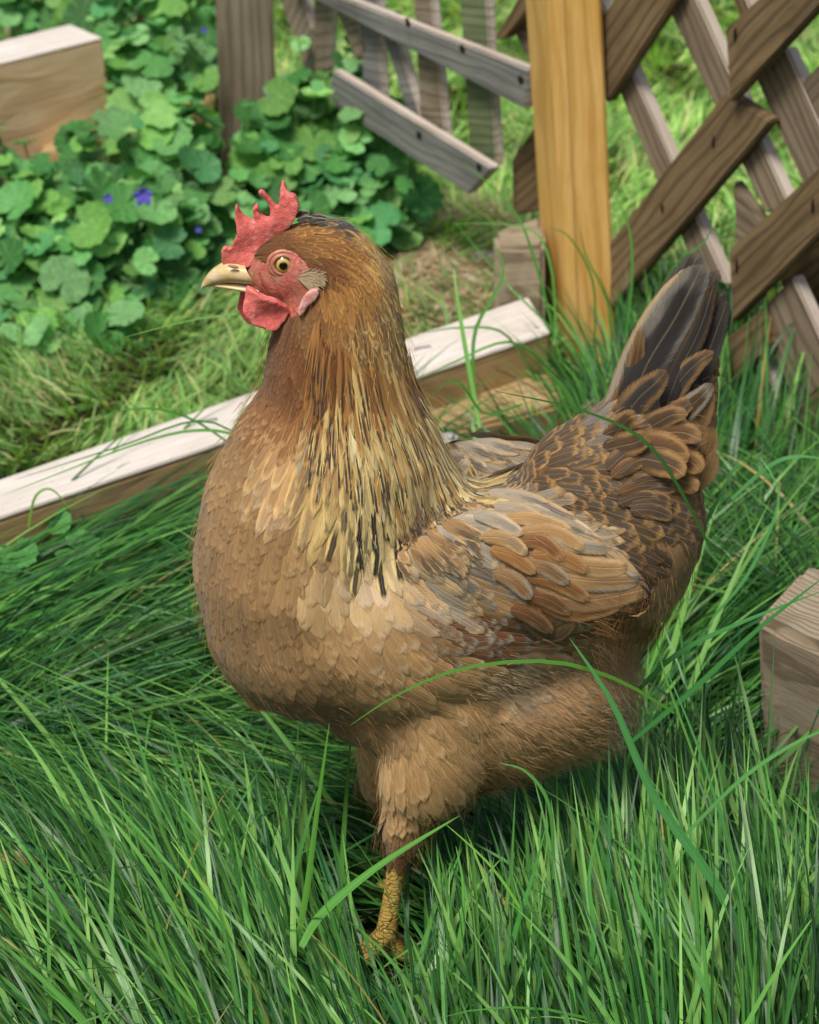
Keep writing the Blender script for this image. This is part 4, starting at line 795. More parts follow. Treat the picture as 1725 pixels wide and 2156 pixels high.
def gouge(par, px, py, pl_, off, w, h, rot=0.0):
    bm = bmesh.new(); o_, n_ = pl_; c_ = onPlane(px, py, o_ + n_ * off, n_); bmesh.ops.create_icosphere(bm, subdivisions=2, radius=1)
    t__ = Vector((n_.y, -n_.x, 0)); mt = Matrix((t__, n_, Vector((0, 0, 1)))).transposed().to_4x4()
    bmesh.ops.transform(bm, verts=bm.verts, matrix=Matrix.Translation(c_) @ mt @ Matrix.Rotation(rot, 4, 'Y') @ Matrix.Diagonal((w, .0006, h, 1)))
    for v in bm.verts: v.co += mnoise.noise_vector(v.co * 300) * .0006
    me = bpy.data.meshes.new('nail'); bm.to_mesh(me); bm.free(); link('nail', me, M['gouge'], par)
for px, py, off, w, h in ((1502, 298, .001, .0012, .005), (1551, 560, .001, .0016, .006), (1711, 433, .001, .0016, .006), (1394, 438, .001, .0014, .004), (1548, 72, .012, .0016, .005)): gouge(lat, px, py, PR, off, w, h)
for px, py in ((858, 46), (973, 103), (1096, 168), (882, 284), (1008, 352)): gouge(lat2, px, py, PL, .013, .0035, .0035)
# grey post (two boards side by side)
yg = gp.y
post('fence_post', (503, 400), (588, 390), (492, 0), (578, 0), yg - .02, .04, 'greywarm', 'weathered grey-brown square post rising from the ground ivy', 'fence post', side=.019, seed=7)
# plank at upper left
PA, PB = onY(-120, 182, 1.12), onY(214, 92, 1.12 + .10); nP = Vector((-(PB.y - PA.y), (PB.x - PA.x), 0)).normalized()
if nP.y > 0: nP = -nP
pl = (PA, nP); e = tag(empty('plank', onZ(120, 420, 0)), 'thick sawn pine plank with light-washed top edge above the ground ivy', 'plank')
F4 = [onPlane(x, y, PA, nP) for x, y in ((-160, 178), (216, 84), (246, 292), (-160, 418))]; th = .05; bk = -nP * th
hexa('plank_face', [F4[3], F4[2], F4[2] + bk, F4[3] + bk, F4[0], F4[1], F4[1] + bk, F4[0] + bk], 'pine', e, 8, 0, .002)
up = Vector((0, 0, .002)); hexa('plank_top', [F4[0] + Vector((0,0,.0003)), F4[1] + Vector((0,0,.0003)), F4[1] + bk + Vector((0,0,.0003)), F4[0] + bk + Vector((0,0,.0003)), F4[0] + up, F4[1] + up, F4[1] + bk + up, F4[0] + bk + up], 'white', e, 9, 0, .0006)
# support and leaning board in the ivy
S4 = [onY(x, y, 1.16) for x, y in ((85, 325), (190, 300), (190, 372), (85, 372))]
tag(hexa('support_block', [S4[3], S4[2], S4[2] + Vector((0, .05, 0)), S4[3] + Vector((0, .05, 0)), S4[0], S4[1], S4[1] + Vector((0, .05, 0)), S4[0] + Vector((0, .05, 0))], 'tan', None, 12, 0, .002), 'brown wooden block under the sawn pine plank', 'wood block')
S4 = [onY(x, y, 1.30) for x, y in ((262, 262), (450, 208), (450, 300), (262, 330))]
tag(hexa('leaning_board', [S4[3], S4[2], S4[2] + Vector((0, .03, 0)), S4[3] + Vector((0, .03, 0)), S4[0], S4[1], S4[1] + Vector((0, .03, 0)), S4[0] + Vector((0, .03, 0))], 'tan', None, 13, 0, .002), 'orange-brown board half hidden behind ivy leaves beside the grey post', 'board')
# cut log at lower right
lo = [onZ(x, y, .115) for x, y in ((1590, 1300), (1800, 1400), (1830, 1200), (1690, 1185))]
tag(hexa('cut_timber', [p + Vector((.012, -.004, -.14)) for p in lo] + lo, 'log', None, 14, 0, .006, 3, .002), 'rough sawn timber end standing in grass at the right edge', 'timber')
bk4 = [onZ(x, y, .03) for x, y in ((1330, 1345), (1590, 1330), (1575, 1270), (1380, 1285))]
tag(hexa('fallen_board', [p + Vector((0, 0, -.05)) for p in bk4] + bk4, 'log', None, 15, 0, .003, 2, .001), 'rough brown board lying in grass behind the hen\'s rump', 'board')
# brown board just behind the back
bk5 = [onZ(x, y, .03) for x, y in ((830, 940), (1190, 850), (1170, 770), (850, 830))]
tag(hexa('fallen_board', [p + Vector((0, 0, -.05)) for p in bk5] + bk5, 'tan', None, 16, 0, .003, 2, .001), 'tan board lying below the timber between neck and tail', 'board')
def chip(name, pts, z0, label, cat, mat, th=.004):
    q = [onZ(x, y, z0) for x, y in pts]; return tag(hexa(name, [p - Vector((0, 0, th)) for p in q] + q, mat, None, 20, 0, .001, 2, .0012), label, cat)
chip('bark_chip', ((-10, 1815), (82, 1812), (60, 1790), (-10, 1785)), .065, 'pale brown bark chip on grass at the left edge', 'bark chip', 'tan')
bm = bmesh.new(); bmesh.ops.create_icosphere(bm, subdivisions=4, radius=1)
for v in bm.verts: v.co *= 1 + .35 * mnoise.noise(v.co * 1.8) + .1 * mnoise.noise(v.co * 5); v.co = Vector((v.co.x * .012, v.co.y * .008, v.co.z * .005))
me = bpy.data.meshes.new('pebble'); bm.to_mesh(me); bm.free(); b = NB('pale stone'); b.set(b.ramp(b.noise(b.n('TexCoord').outputs['Object'], 300, 4), [(.35, rgba('9b948c')), (.65, rgba('dcdad8'))]), .6)
o = link('pebble', me, b.m); o.location = onZ(932, 925, .036); tag(o, 'small white stone on the tan board just behind the neck', 'stone')

# ------------------------------------------------------------------ grass
SC = np.array([s[0][:] for s in SPH]); SR = np.array([s[1] for s in SPH])
ssel = np.arange(0, len(SC), 3); SC2, SR2 = SC[ssel], SR[ssel]
def blades(root, az, L, wid, lean, curl, col, K=6, twist=0.0, avoid=True, zmin=.001, fold=0.0, shape=.6):
    N = len(root); t = np.linspace(0, 1, K + 1); P = np.zeros((N, K + 1, 3)); P[:, 0] = root; T = np.zeros((N, K + 1, 3))
    for k in range(K + 1):
        th = lean + curl * (t[k] ** 1.3); T[:, k] = np.stack([np.cos(az) * np.sin(th), np.sin(az) * np.sin(th), np.cos(th)], -1)
        if k < K: P[:, k + 1] = P[:, k] + T[:, k] * (L / K)[:, None]
    P[..., 2] = np.maximum(P[..., 2], zmin)
    if avoid:                                                  # grass trodden away round the standing foot, and kept off the timber
        X = toPix(P); m = ((X[..., 0] > 765) & (X[..., 0] < 890) & (X[..., 1] > 1800) & (X[..., 1] < 1955)).any(1) & (root[:, 1] < .0) & (RNG.random(N) < .93)
        m |= ((X[..., 0] > 660) & (X[..., 0] < 850) & (X[..., 1] > 1930) & (X[..., 1] < 1995)).any(1) & (root[:, 1] < .01) & (RNG.random(N) < .72)
        m |= ((X[..., 0] > 1580) & (X[..., 1] > 1190) & (X[..., 1] < 1560)).any(1) & (RNG.random(N) < .88) & (root[:, 1] < .25)
        m |= ((X[..., 0] > 1540) & (X[..., 1] > 560) & (X[..., 1] < 945)).any(1) & (RNG.random(N) < .85)
        m |= ((X[..., 0] > 1600) & (X[..., 1] > 1480) & (X[..., 1] < 1640)).any(1) & (RNG.random(N) < .6) & (root[:, 1] < .25)
        m |= ((X[..., 0] > 885) & (X[..., 0] < 1150) & (X[..., 1] > 800) & (X[..., 1] < 930)).any(1) & (RNG.random(N) < .8)
        bl = .49 + (P[..., 0] + .26) * .80; m |= ((P[..., 1] > bl - .035) & (P[..., 2] > .028) & (P[..., 0] < .02)).any(1) & (RNG.random(N) < .55)
        g = ~m; P, T, az, wid, col, root, N = P[g], T[g], az[g], wid[g], col[g], root[g], int(g.sum()); twist = twist[g] if not np.isscalar(twist) else twist
    if avoid:
        bad = np.zeros(N, bool)
        near = np.where((np.abs(root[:, 0]) < .3) & (np.abs(root[:, 1]) < .25))[0]
        for ch in np.array_split(near, max(1, len(near) // 1500)):
            if len(ch) == 0: continue
            q = (P[ch][:, 1:, None, :] - SC2[None, None]) / (SR2[None, None] * 1.03); bad[ch] = ((q ** 2).sum(-1) < 1).any((1, 2))
        g = ~bad; P, T, az, wid, col, N = P[g], T[g], az[g], wid[g], col[g], int(g.sum())
        if not np.isscalar(twist): twist = twist[g]
    side = np.stack([-np.sin(az), np.cos(az), np.zeros(N)], -1)[:, None] * np.ones((1, K + 1, 1))
    nrm = np.cross(T, side); tw = (np.asarray(twist)[:, None] if not np.isscalar(twist) else np.full((N, 1), twist)) * np.ones((1, K + 1)); tw = tw[..., None]
    side = side * np.cos(tw) + nrm * np.sin(tw)
    w = (wid[:, None] * (1 - np.maximum(0, (t - .25) / .75) ** 1.7)[None] * (.75 + .25 * np.minimum(1, t / .25))[None] + .00008)[..., None] * .5
    V = np.stack([P - side * w, P + side * w], 2).reshape(-1, 3)
    base = (np.arange(N) * (K + 1) * 2)[:, None]; a = base + np.arange(K)[None] * 2; F = np.stack([a, a + 1, a + 3, a + 2], -1).reshape(-1, 4)
    cc = np.concatenate([np.repeat(col, (K + 1) * 2, 0), np.ones((N * (K + 1) * 2, 1))], 1)
    gv = np.stack([np.tile(np.array([-1., 1.]), N * (K + 1)), np.tile(np.repeat(t, 2), N), np.repeat(RNG.random(N), (K + 1) * 2)], -1)
    return V, F, cc, gv
def grassmat(name, tr=.22, rough=.30):
    b = NB(name); sep = b.n('SeparateXYZ'); b.l(b.attr('gv', 'Vector'), sep.inputs[0]); u, v, r = sep.outputs
    cm = b.n('CombineXYZ'); b.l(b.math('MULTIPLY', u, 3.2), cm.inputs[0]); b.l(b.math('MULTIPLY', v, 1.2), cm.inputs[1]); b.l(b.math('MULTIPLY', r, 70.), cm.inputs[2])
    n = b.noise(cm.outputs[0], 1, 3, .6); sc = b.n('VectorMath', operation='SCALE'); b.l(b.attr('c'), sc.inputs[0]); b.l(b.mapr(n, .3, .7, .75, 1.25), sc.inputs['Scale'])
    col = b.mix(b.mapr(b.math('ABSOLUTE', u), .0, .16, .35, 0), sc.outputs[0], b.mix(.5, sc.outputs[0], rgba('b7d08a')))
    b.set(col, rough, .3); b.bump(n, .25, .0005)
    tcol = b.mix(1.0, col, (1.35, 1.5, .55, 1), 'MULTIPLY'); b.translucent(tcol, tr); return b.m
M['grass'] = grassmat('grass blade'); M['lawn'] = grassmat('short lawn blade', .3, .5)
def field(pts, cps, power=2.0):
    """cps: x, y, angle (image, 0 = right, 90 = up), lean deg, curl deg, pile height, length."""
    c = np.array(cps, float); X = toPix(np.concatenate([pts[:, :2], np.zeros((len(pts), 1))], 1))
    d = ((X[:, None] - c[None, :, :2]) ** 2).sum(-1) + 3000; w = d ** -power; w /= w.sum(1, keepdims=True)
    a = np.radians(c[:, 2]); return w @ np.stack([np.cos(a), np.sin(a), np.radians(c[:, 3]), np.radians(c[:, 4]), c[:, 5], c[:, 6]], -1)
GF = [  # where blades grow towards in plan: 0 = right, 90 = away from the camera, 180 = left, 270 = towards the camera
 (0, 1180, 35, 74, 22, 0.03, 0.14), (250, 1150, 32, 74, 22, 0.026, 0.15), (450, 1080, 28, 74, 22, 0.022, 0.14), (0, 1400, 30, 76, 20, 0.034, 0.15), (250, 1380, 22, 76, 20, 0.034, 0.15), (420, 1400, 12, 76, 20, 0.032, 0.15),
 (0, 1650, 10, 74, 22, 0.032, 0.14), (250, 1650, 2, 76, 20, 0.032, 0.15), (480, 1600, -4, 76, 20, 0.028, 0.15), (650, 1680, 175, 76, 18, 0.022, 0.15), (0, 1860, 160, 72, 22, 0.026, 0.14), (250, 1850, 160, 72, 22, 0.026, 0.14), (0, 1980, 150, 66, 26, 0.022, 0.143), (250, 1980, 146, 62, 28, 0.02, 0.143), (0, 1760, 175, 76, 18, 0.03, 0.15), (300, 1750, 172, 76, 18, 0.03, 0.15),
 (450, 1800, 165, 74, 22, 0.022, 0.14), (560, 1920, 150, 66, 26, 0.016, 0.12), (500, 2020, 130, 57, 46, 0.014, 0.134), (640, 2080, 105, 39, 46, 0.01, 0.11), (680, 1980, 150, 60, 26, 0.01, 0.11), (0, 2130, 135, 55, 50, 0.016, 0.134), (300, 2130, 128, 51, 48, 0.014, 0.134), (480, 2150, 112, 41, 46, 0.01, 0.122), (720, 1880, 150, 56, 26, 0.012, 0.1),
 (850, 1850, 178, 72, 20, 0.012, 0.12), (1050, 1750, 178, 76, 16, 0.014, 0.15), (1200, 1700, 182, 74, 18, 0.014, 0.15), (900, 2130, 95, 31, 44, 0.006, 0.091), (1050, 2050, 85, 39, 46, 0.006, 0.085), (1050, 1960, 150, 66, 22, 0.008, 0.1), (1050, 1880, 160, 72, 20, 0.01, 0.11), (1250, 1850, 170, 72, 20, 0.01, 0.12), (950, 1900, 175, 72, 20, 0.008, 0.1), (1200, 1960, 140, 62, 26, 0.008, 0.1), (1350, 1920, 100, 46, 30, 0.01, 0.1), (1200, 2050, 95, 31, 46, 0.008, 0.122),
 (1400, 1950, 80, 26, 32, 0.01, 0.11), (1500, 2100, 95, 35, 48, 0.01, 0.134), (1700, 2100, 85, 37, 50, 0.01, 0.146), (1650, 1850, 60, 40, 36, 0.014, 0.13), (1400, 1720, 20, 60, 34, 0.014, 0.14), (1500, 1580, 20, 58, 36, 0.012, 0.14),
 (1450, 1400, 30, 50, 40, 0.01, 0.12), (1550, 1200, 60, 34, 50, 0.008, 0.12), (1600, 1050, 70, 28, 60, 0.008, 0.11), (1700, 1300, 160, 50, 40, 0.01, 0.12), (1350, 850, 85, 24, 45, 0.004, 0.09), (1200, 850, 160, 50, 40, 0.004, 0.09), (1050, 880, 190, 54, 36, 0.004, 0.08),
]
def region(n, xr, yr): return np.stack([RNG.uniform(*xr, n), RNG.uniform(*yr, n), np.zeros(n)], -1)
GC = np.array([lin(h) for h in ('34692b', '447d33', '285726', '568c3a', '234c25', '6c9e48', '3c7330', '306538')])
def beamline(x): return .49 + (x + .26) * .80                 # y of the timber's front edge in plan
def tall(n, xr, yr, keepf, colk=1.0, widr=(.0010, .0031), seed=0):
    r = region(n, xr, yr); r = r[keepf(r)]; f = field(r, GF); N = len(r)
    # clumps share a heading
    cl = np.array([mnoise.noise(Vector((p[0] * 16, p[1] * 16, 3.1))) for p in r]); cl2 = np.array([mnoise.noise(Vector((p[0] * 11, p[1] * 11, 9.4))) for p in r])
    az = np.arctan2(f[:, 1], f[:, 0]) + cl * .55 + RNG.normal(0, .16, N); wild = RNG.random(N) < .10; az[wild] += RNG.normal(0, 1.1, wild.sum())
    lean = np.clip(f[:, 2] + RNG.normal(0, .12, N) * (1 + 1.0 * (f[:, 2] < .8)) + cl2 * .15, .05, 1.5); curl = f[:, 3] * RNG.uniform(.4, 1.9, N); curl = np.minimum(curl, 1.75 - lean)
    L = f[:, 5] * RNG.uniform(.55, 1.45, N); r[:, 2] = f[:, 4] * RNG.random(N) ** 1.2
    col = GC[RNG.integers(0, len(GC), N)] * (RNG.uniform(.55, 1.4, N) * (1 + cl2 * .3))[:, None] * colk
    dry = RNG.random(N) < .006; col[dry] = np.array(lin('b09a5a'))
    return blades(r, az, L, RNG.uniform(*widr, N), lean, curl, col, 7, RNG.normal(0, .5, N))
def inbeam(r): return r[:, 1] > beamline(r[:, 0])
parts = [tall(41000, (-.42, .42), (-.22, .95), lambda r: (r[:, 1] < beamline(r[:, 0]) - .005) & ((r[:, 0] < .06) | (r[:, 1] < .9)))]
def bold(n):
    r = region(n, (-.42, .42), (-.20, .30)); cl = np.array([mnoise.noise(Vector((p[0] * 13, p[1] * 13, 21.))) for p in r]); X = toPix(r)
    r = r[(cl + RNG.normal(0, .25, n) > .05) & ((X[:, 1] > 2040) | (RNG.random(n) < .12))]; f = field(r, GF); N = len(r); az = np.arctan2(f[:, 1], f[:, 0]) + RNG.normal(0, .4, N)
    lean = np.clip(f[:, 2] * .9 + RNG.normal(0, .15, N), .05, 1.45); col = np.array([lin(h) for h in ('669a4a', '568e3e', '82ae58', '4a823a', '72a250')])[RNG.integers(0, 5, N)] * RNG.uniform(.8, 1.2, N)[:, None]; r[:, 2] = .005
    return blades(r, az, f[:, 5] * RNG.uniform(.9, 1.5, N), RNG.uniform(.0028, .0050, N), lean, np.minimum(f[:, 3] * RNG.uniform(.4, 1.6, N), 1.7 - lean), col, 8, RNG.normal(0, .45, N))
parts.append(bold(6000))
def joinparts(ps):
    V, F, Cc, Gv = [], [], [], []; o = 0
    for v, f, c, g in ps: V.append(v); F.append(f + o); Cc.append(c); Gv.append(g); o += len(v)
    return np.concatenate(V), np.concatenate(F), np.concatenate(Cc), np.concatenate(Gv)
# single long blades that stand out in front of the hen and the fence
def strip(line, wpx, col, ys):
    L = [Vector((a, b)) for a, b in line]; K = 14; pts = []
    for k in range(K + 1):
        u = k / K * (len(L) - 1); i = min(int(u), len(L) - 2); t = u - i; P = [L[max(i - 1, 0)], L[i], L[i + 1], L[min(i + 2, len(L) - 1)]]
        q = .5 * ((2 * P[1]) + (-P[0] + P[2]) * t + (2 * P[0] - 5 * P[1] + 4 * P[2] - P[3]) * t * t + (-P[0] + 3 * P[1] - 3 * P[2] + P[3]) * t ** 3)
        pts.append(onY(q.x, q.y, ys[0] + (ys[1] - ys[0]) * k / K))
    V, F, Cc, Gv = [], [], [], []; r = random.random()
    for k, p in enumerate(pts):
        t = (pts[min(k + 1, K)] - pts[max(k - 1, 0)]).normalized(); s = t.cross(Vector((0, -1, .45))).normalized(); v = k / K
        w = wpx * PXM * .41 * (1 - max(0, (v - .3) / .7) ** 1.8) * (.7 + .3 * min(1, v / .3)) + .0001
        for u in (-1, 1): V.append(tuple(p + s * w * u + Vector((0, -.0006 * abs(u), 0)))); Cc.append((*lin(col), 1)); Gv.append((u, v, r))
    F = [(2 * k, 2 * k + 1, 2 * k + 3, 2 * k + 2) for k in range(K)]
    return np.array(V), np.array(F), np.array(Cc), np.array(Gv)
LONG = [
 ([(635, 1992), (680, 1920), (800, 1820), (968, 1716)], 22, '5f9f44', (-.115, -.085)), ([(620, 2010), (645, 1880), (670, 1690), (694, 1520)], 15, '63a03f', (-.10, -.10)),
 ([(1620, 2140), (1530, 1900), (1380, 1680), (1290, 1480), (1200, 1343)], 24, '4f9450', (-.12, -.095)), ([(1420, 1500), (1300, 1430), (1160, 1392), (980, 1405), (840, 1460), (738, 1526)], 9, '4f8a2e', (-.085, -.105)),
 ([(1165, 1850), (1158, 1700), (1110, 1625), (1050, 1605)], 9, '4f8a3e', (-.10, -.085)), ([(1300, 1330), (1400, 1250), (1480, 1110), (1560, 960)], 16, '5a9a58', (-.02, .02)), ([(1500, 1160), (1380, 950), (1240, 868), (1040, 822)], 8, '2f6128', (-.06, -.05)),
 ([(500, 660), (560, 655), (420, 670), (260, 710)], 5, '7db55e', (.2, .3)), ([(1010, 900), (985, 760), (965, 640), (955, 560)], 14, '78b057', (.45, .50)), ([(1000, 850), (1000, 700), (1060, 580), (1035, 500)], 12, '5f9c46', (.6, .62)),
 ([(1180, 760), (1130, 560), (1080, 440), (975, 340)], 9, '4a8a34', (.68, .72)), ([(1170, 720), (1160, 560), (1110, 480), (950, 470)], 8, '5b9a44', (.66, .70)), ([(1210, 740), (1100, 630), (1070, 600), (960, 470)], 7, '5b9a44', (.7, .74)),
 ([(1250, 760), (1250, 600), (1200, 500), (1150, 478)], 7, '4a8a34', (.70, .70)), ([(1310, 760), (1330, 600), (1325, 480), (1290, 400)], 8, '4a8a34', (.66, .70)), ([(1380, 640), (1420, 560), (1490, 500), (1500, 430)], 6, '4a8a34', (.6, .6)),
 ([(1290, 780), (1280, 640), (1235, 540), (1220, 470)], 7, '4d8f3a', (.7, .7)), ([(1180, 800), (1080, 720), (960, 760), (880, 800)], 8, '6aa64c', (.6, .5)), ([(1130, 800), (1060, 700), (960, 690), (900, 700)], 8, '72ac50', (.66, .6)),
 ([(1100, 850), (1020, 870), (960, 800), (890, 850)], 7, '3f7f34', (.4, .4)), ([(460, 1060), (540, 1000), (620, 840), (700, 760)], 1, '3f7f34', (.4, .4)), ([(520, 960), (400, 880), (280, 860), (130, 905)], 7, '4b8a38', (.46, .44)),
 ([(540, 930), (440, 905), (300, 930), (0, 1045)], 9, '5d9a3e', (.40, .42)), ([(560, 960), (430, 885), (250, 940), (30, 1010)], 6, '3f7f34', (.38, .40)), ([(60, 1110), (75, 1045), (110, 1030), (150, 1075)], 8, '74a83e', (.40, .40)),
 ([(430, 1080), (470, 960), (500, 880), (560, 780)], 5, '5b9a44', (.34, .40)), ([(1540, 1050), (1620, 980), (1680, 960), (1760, 970)], 12, '5a9a58', (.2, .2)), ([(1500, 1300), (1580, 1200), (1640, 1050), (1600, 960)], 9, '4f9450', (.15, .2)),
 ([(1300, 1500), (1420, 1380), (1560, 1310), (1740, 1240)], 13, '4f9450', (.0, -.02)), ([(1330, 1560), (1460, 1450), (1600, 1320), (1740, 1210)], 14, '468a48', (-.02, -.04)), ([(1440, 1760), (1560, 1640), (1680, 1560), (1760, 1530)], 10, '5fa055', (-.1, -.1)),
 ([(1500, 1700), (1450, 1560), (1400, 1420), (1380, 1330)], 6, '6aa64c', (-.04, -.03)), ([(1640, 2156), (1560, 1860), (1480, 1600), (1400, 1400)], 9, '4f9450', (-.08, -.04)), ([(440, 2170), (560, 2020), (480, 1700), (250, 1530)], 1, '4f9450', (-.08, -.04)),
 ([(590, 2170), (500, 2000), (330, 1790), (160, 1600)], 10, '5b9c4a', (-.13, -.06)), ([(520, 2100), (480, 1950), (420, 1850), (360, 1770)], 12, '7db34a', (-.12, -.09)), ([(420, 2000), (330, 1850), (250, 1740), (200, 1680)], 10, '6aa94c', (-.12, -.09)),
 ([(250, 2150), (160, 1960), (60, 1800), (0, 1720)], 10, '63a848', (-.12, -.09)), ([(1215, 2150), (1250, 1980), (1240, 1850), (1260, 1740)], 13, '5aa050', (-.12, -.1)), ([(1040, 2150), (1085, 1960), (1120, 1850), (1150, 1740)], 12, '4f9a48', (-.12, -.1)),
 ([(930, 2100), (970, 1960), (975, 1860), (960, 1780)], 10, '63a848', (-.12, -.1)), ([(1180, 2150), (1120, 1960), (1040, 1830), (940, 1735)], 8, '74b043', (-.12, -.09)), ([(1400, 2150), (1390, 2000), (1340, 1880), (1330, 1740)], 14, '5aa050', (-.13, -.1)),
]
parts.append(joinparts([strip(*s) for s in LONG if s[1] > 1]))
v, f, cc, gv = joinparts(parts)
tag(link('tall_grass', npmesh('tall_grass', v, f, {'c': cc, 'gv': gv}), M['grass']), 'long lush green grass flopping over around the hen', 'grass', kind='stuff')
# clipped lawn: behind the timber on the left, and beyond the fences
LC = np.array([lin(h) for h in ('64904a', '739c4c', '86a85a', '94b062', '5a8044', 'a8aa74')])
def lawn(n, xr, yr, keepf, L=.03, k=1.0, cmix=0.0, swirl=7):
    r = region(n, xr, yr); r = r[keepf(r)]; N = len(r)
    cl = np.array([mnoise.noise(Vector((p[0] * swirl, p[1] * swirl, 1.7))) for p in r]); c2 = np.array([mnoise.noise(Vector((p[0] * 14, p[1] * 14, 5.))) for p in r])
    az = cl * 7 + RNG.normal(0, .7, N); lean = np.clip(RNG.normal(.9, .25, N), .1, 1.4); curl = RNG.uniform(.2, .9, N); curl = np.minimum(curl, 1.7 - lean)
    r[:, 2] = RNG.random(N) * .008 + np.maximum(0, c2) * .012
    col = LC[RNG.integers(0, len(LC), N)] * (RNG.uniform(.7, 1.3, N) * (1 + c2 * .5))[:, None] * k
    return blades(r, az, L * RNG.uniform(.5, 1.4, N), RNG.uniform(.0014, .0030, N), lean, curl, col, 4, RNG.normal(0, .5, N), avoid=False)
def plan_left(r): return (r[:, 1] > beamline(r[:, 0]) + .075)
yl0 = yp; 
def behind_fence(r):                                          # beyond either lattice line
    dl = (r[:, 0] - yp.x) * n_l.x + (r[:, 1] - yp.y) * n_l.y; dr = (r[:, 0] - PR[0].x) * n_r.x + (r[:, 1] - PR[0].y) * n_r.y
    return (dl < -.02) & (r[:, 0] > -.25 ) & ((dr < -.02))
v, f, cc, gv = lawn(22000, (-.6, .12), (.45, 1.25), lambda r: plan_left(r) & ~behind_fence(r) & (r[:, 1] < 1.18 + r[:, 0] * .3) & (RNG.random(len(r)) > 1.05 * np.exp(-(((toPix(r)[:, 0] - 910) / 170) ** 2 + ((toPix(r)[:, 1] - 530) / 150) ** 2) ** 2)), .034, 1.1, swirl=5)
tag(link('side_lawn', npmesh('side_lawn', v, f, {'c': cc, 'gv': gv}), M['lawn']), 'short patchy lawn between the timber and the ground ivy', 'grass', kind='stuff')
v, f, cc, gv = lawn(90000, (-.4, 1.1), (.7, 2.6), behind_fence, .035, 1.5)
tag(link('lawn', npmesh('lawn', v, f, {'c': cc, 'gv': gv}), M['lawn']), 'bright sunlit lawn seen through the lattice fences', 'grass', kind='stuff')
v, f, cc, gv = lawn(110000, (-2.4, 2.2), (-.9, 3.6), lambda r: ~((r[:, 0] > -.40) & (r[:, 0] < .41) & (r[:, 1] > -.21) & (r[:, 1] < .9)) & ~(behind_fence(r) & (r[:, 0] < 1.05) & (r[:, 1] < 2.55)) & ~((r[:, 0] > -.58) & (r[:, 0] < .12) & (r[:, 1] < 1.4) & (r[:, 1] > .4)), .075, .9)
tag(link('outer_grass', npmesh('outer_grass', v, f, {'c': cc, 'gv': gv}), M['lawn']), 'ordinary garden grass stretching away around the fenced corner', 'grass', kind='stuff')
# straw litter
for i, (px, py, sc_, lab) in enumerate(((1012, 545, 1.5, 'large pale stone in the straw patch left of the post stub'), (985, 588, .9, 'small pale stone at the near edge of the straw patch'), (930, 470, .8, 'small pinkish stone at the far edge of the straw patch'))):
    o2 = o.copy(); COL.objects.link(o2); o2.location = onZ(px, py, .006); o2.scale = (sc_, sc_ * 1.2, sc_); o2.rotation_euler.z = i * 1.3; tag(o2, lab, 'stone', 'stones in the straw patch')
def straw():
    r = np.array([onZ(*(RNG.normal((900, 530), (90, 85))), 0)[:] for _ in range(4200)]); N = len(r); r[:, 2] = RNG.random(N) * .012
    col = np.array([lin(h) for h in ('b8a080', 'cdb896', '9a8462', 'd8c8ac')])[RNG.integers(0, 4, N)]
    return blades(r, RNG.uniform(0, 6.28, N), RNG.uniform(.02, .06, N), RNG.uniform(.001, .0028, N), np.full(N, 1.45), RNG.uniform(0, .15, N), col, 3, 0.0, avoid=False, zmin=.003)
v, f, cc, gv = straw(); tag(link('straw_litter', npmesh('straw_litter', v, f, {'c': cc, 'gv': gv}), M['lawn']), 'dry straw and stalk litter on bare soil behind the neck', 'straw', kind='stuff')

# ------------------------------------------------------------------ ground ivy
def ivymat():
    b = NB('ground ivy leaf'); sep = b.n('SeparateXYZ'); b.l(b.attr('gv', 'Vector'), sep.inputs[0]); u, v, r = sep.outputs
    ang = b.math('ARCTAN2', u, v); rr = b.math('SQRT', b.math('ADD', b.math('MULTIPLY', u, u), b.math('MULTIPLY', v, v)))
    vein = b.math('ABSOLUTE', b.math('SINE', b.math('MULTIPLY', ang, 3.5))); vein = b.mapr(vein, 0, .25, 1, 0)
    n = b.noise(b.attr('gv', 'Vector'), 5, 4, .6); sc = b.n('VectorMath', operation='SCALE'); b.l(b.attr('c'), sc.inputs[0]); b.l(b.mapr(n, .3, .7, .75, 1.25), sc.inputs['Scale'])
    col = b.mix(b.math('MULTIPLY', vein, .35), sc.outputs[0], rgba('a9c77a')); b.set(col, .6, .25); b.bump(b.math('ADD', n, b.math('MULTIPLY', vein, -.5)), .4, .0012)
    b.translucent(b.mix(1., col, (1.3, 1.5, .5, 1), 'MULTIPLY'), .25); return b.m
M['ivy'] = ivymat()
IC = [lin(h) for h in ('4c8a44', '62a05a', '3c7438', '74ad66', '6fa54e', '4f8f58', '86b866', '7cb070')]
LV, LF, LCc, LG = [], [], [], []
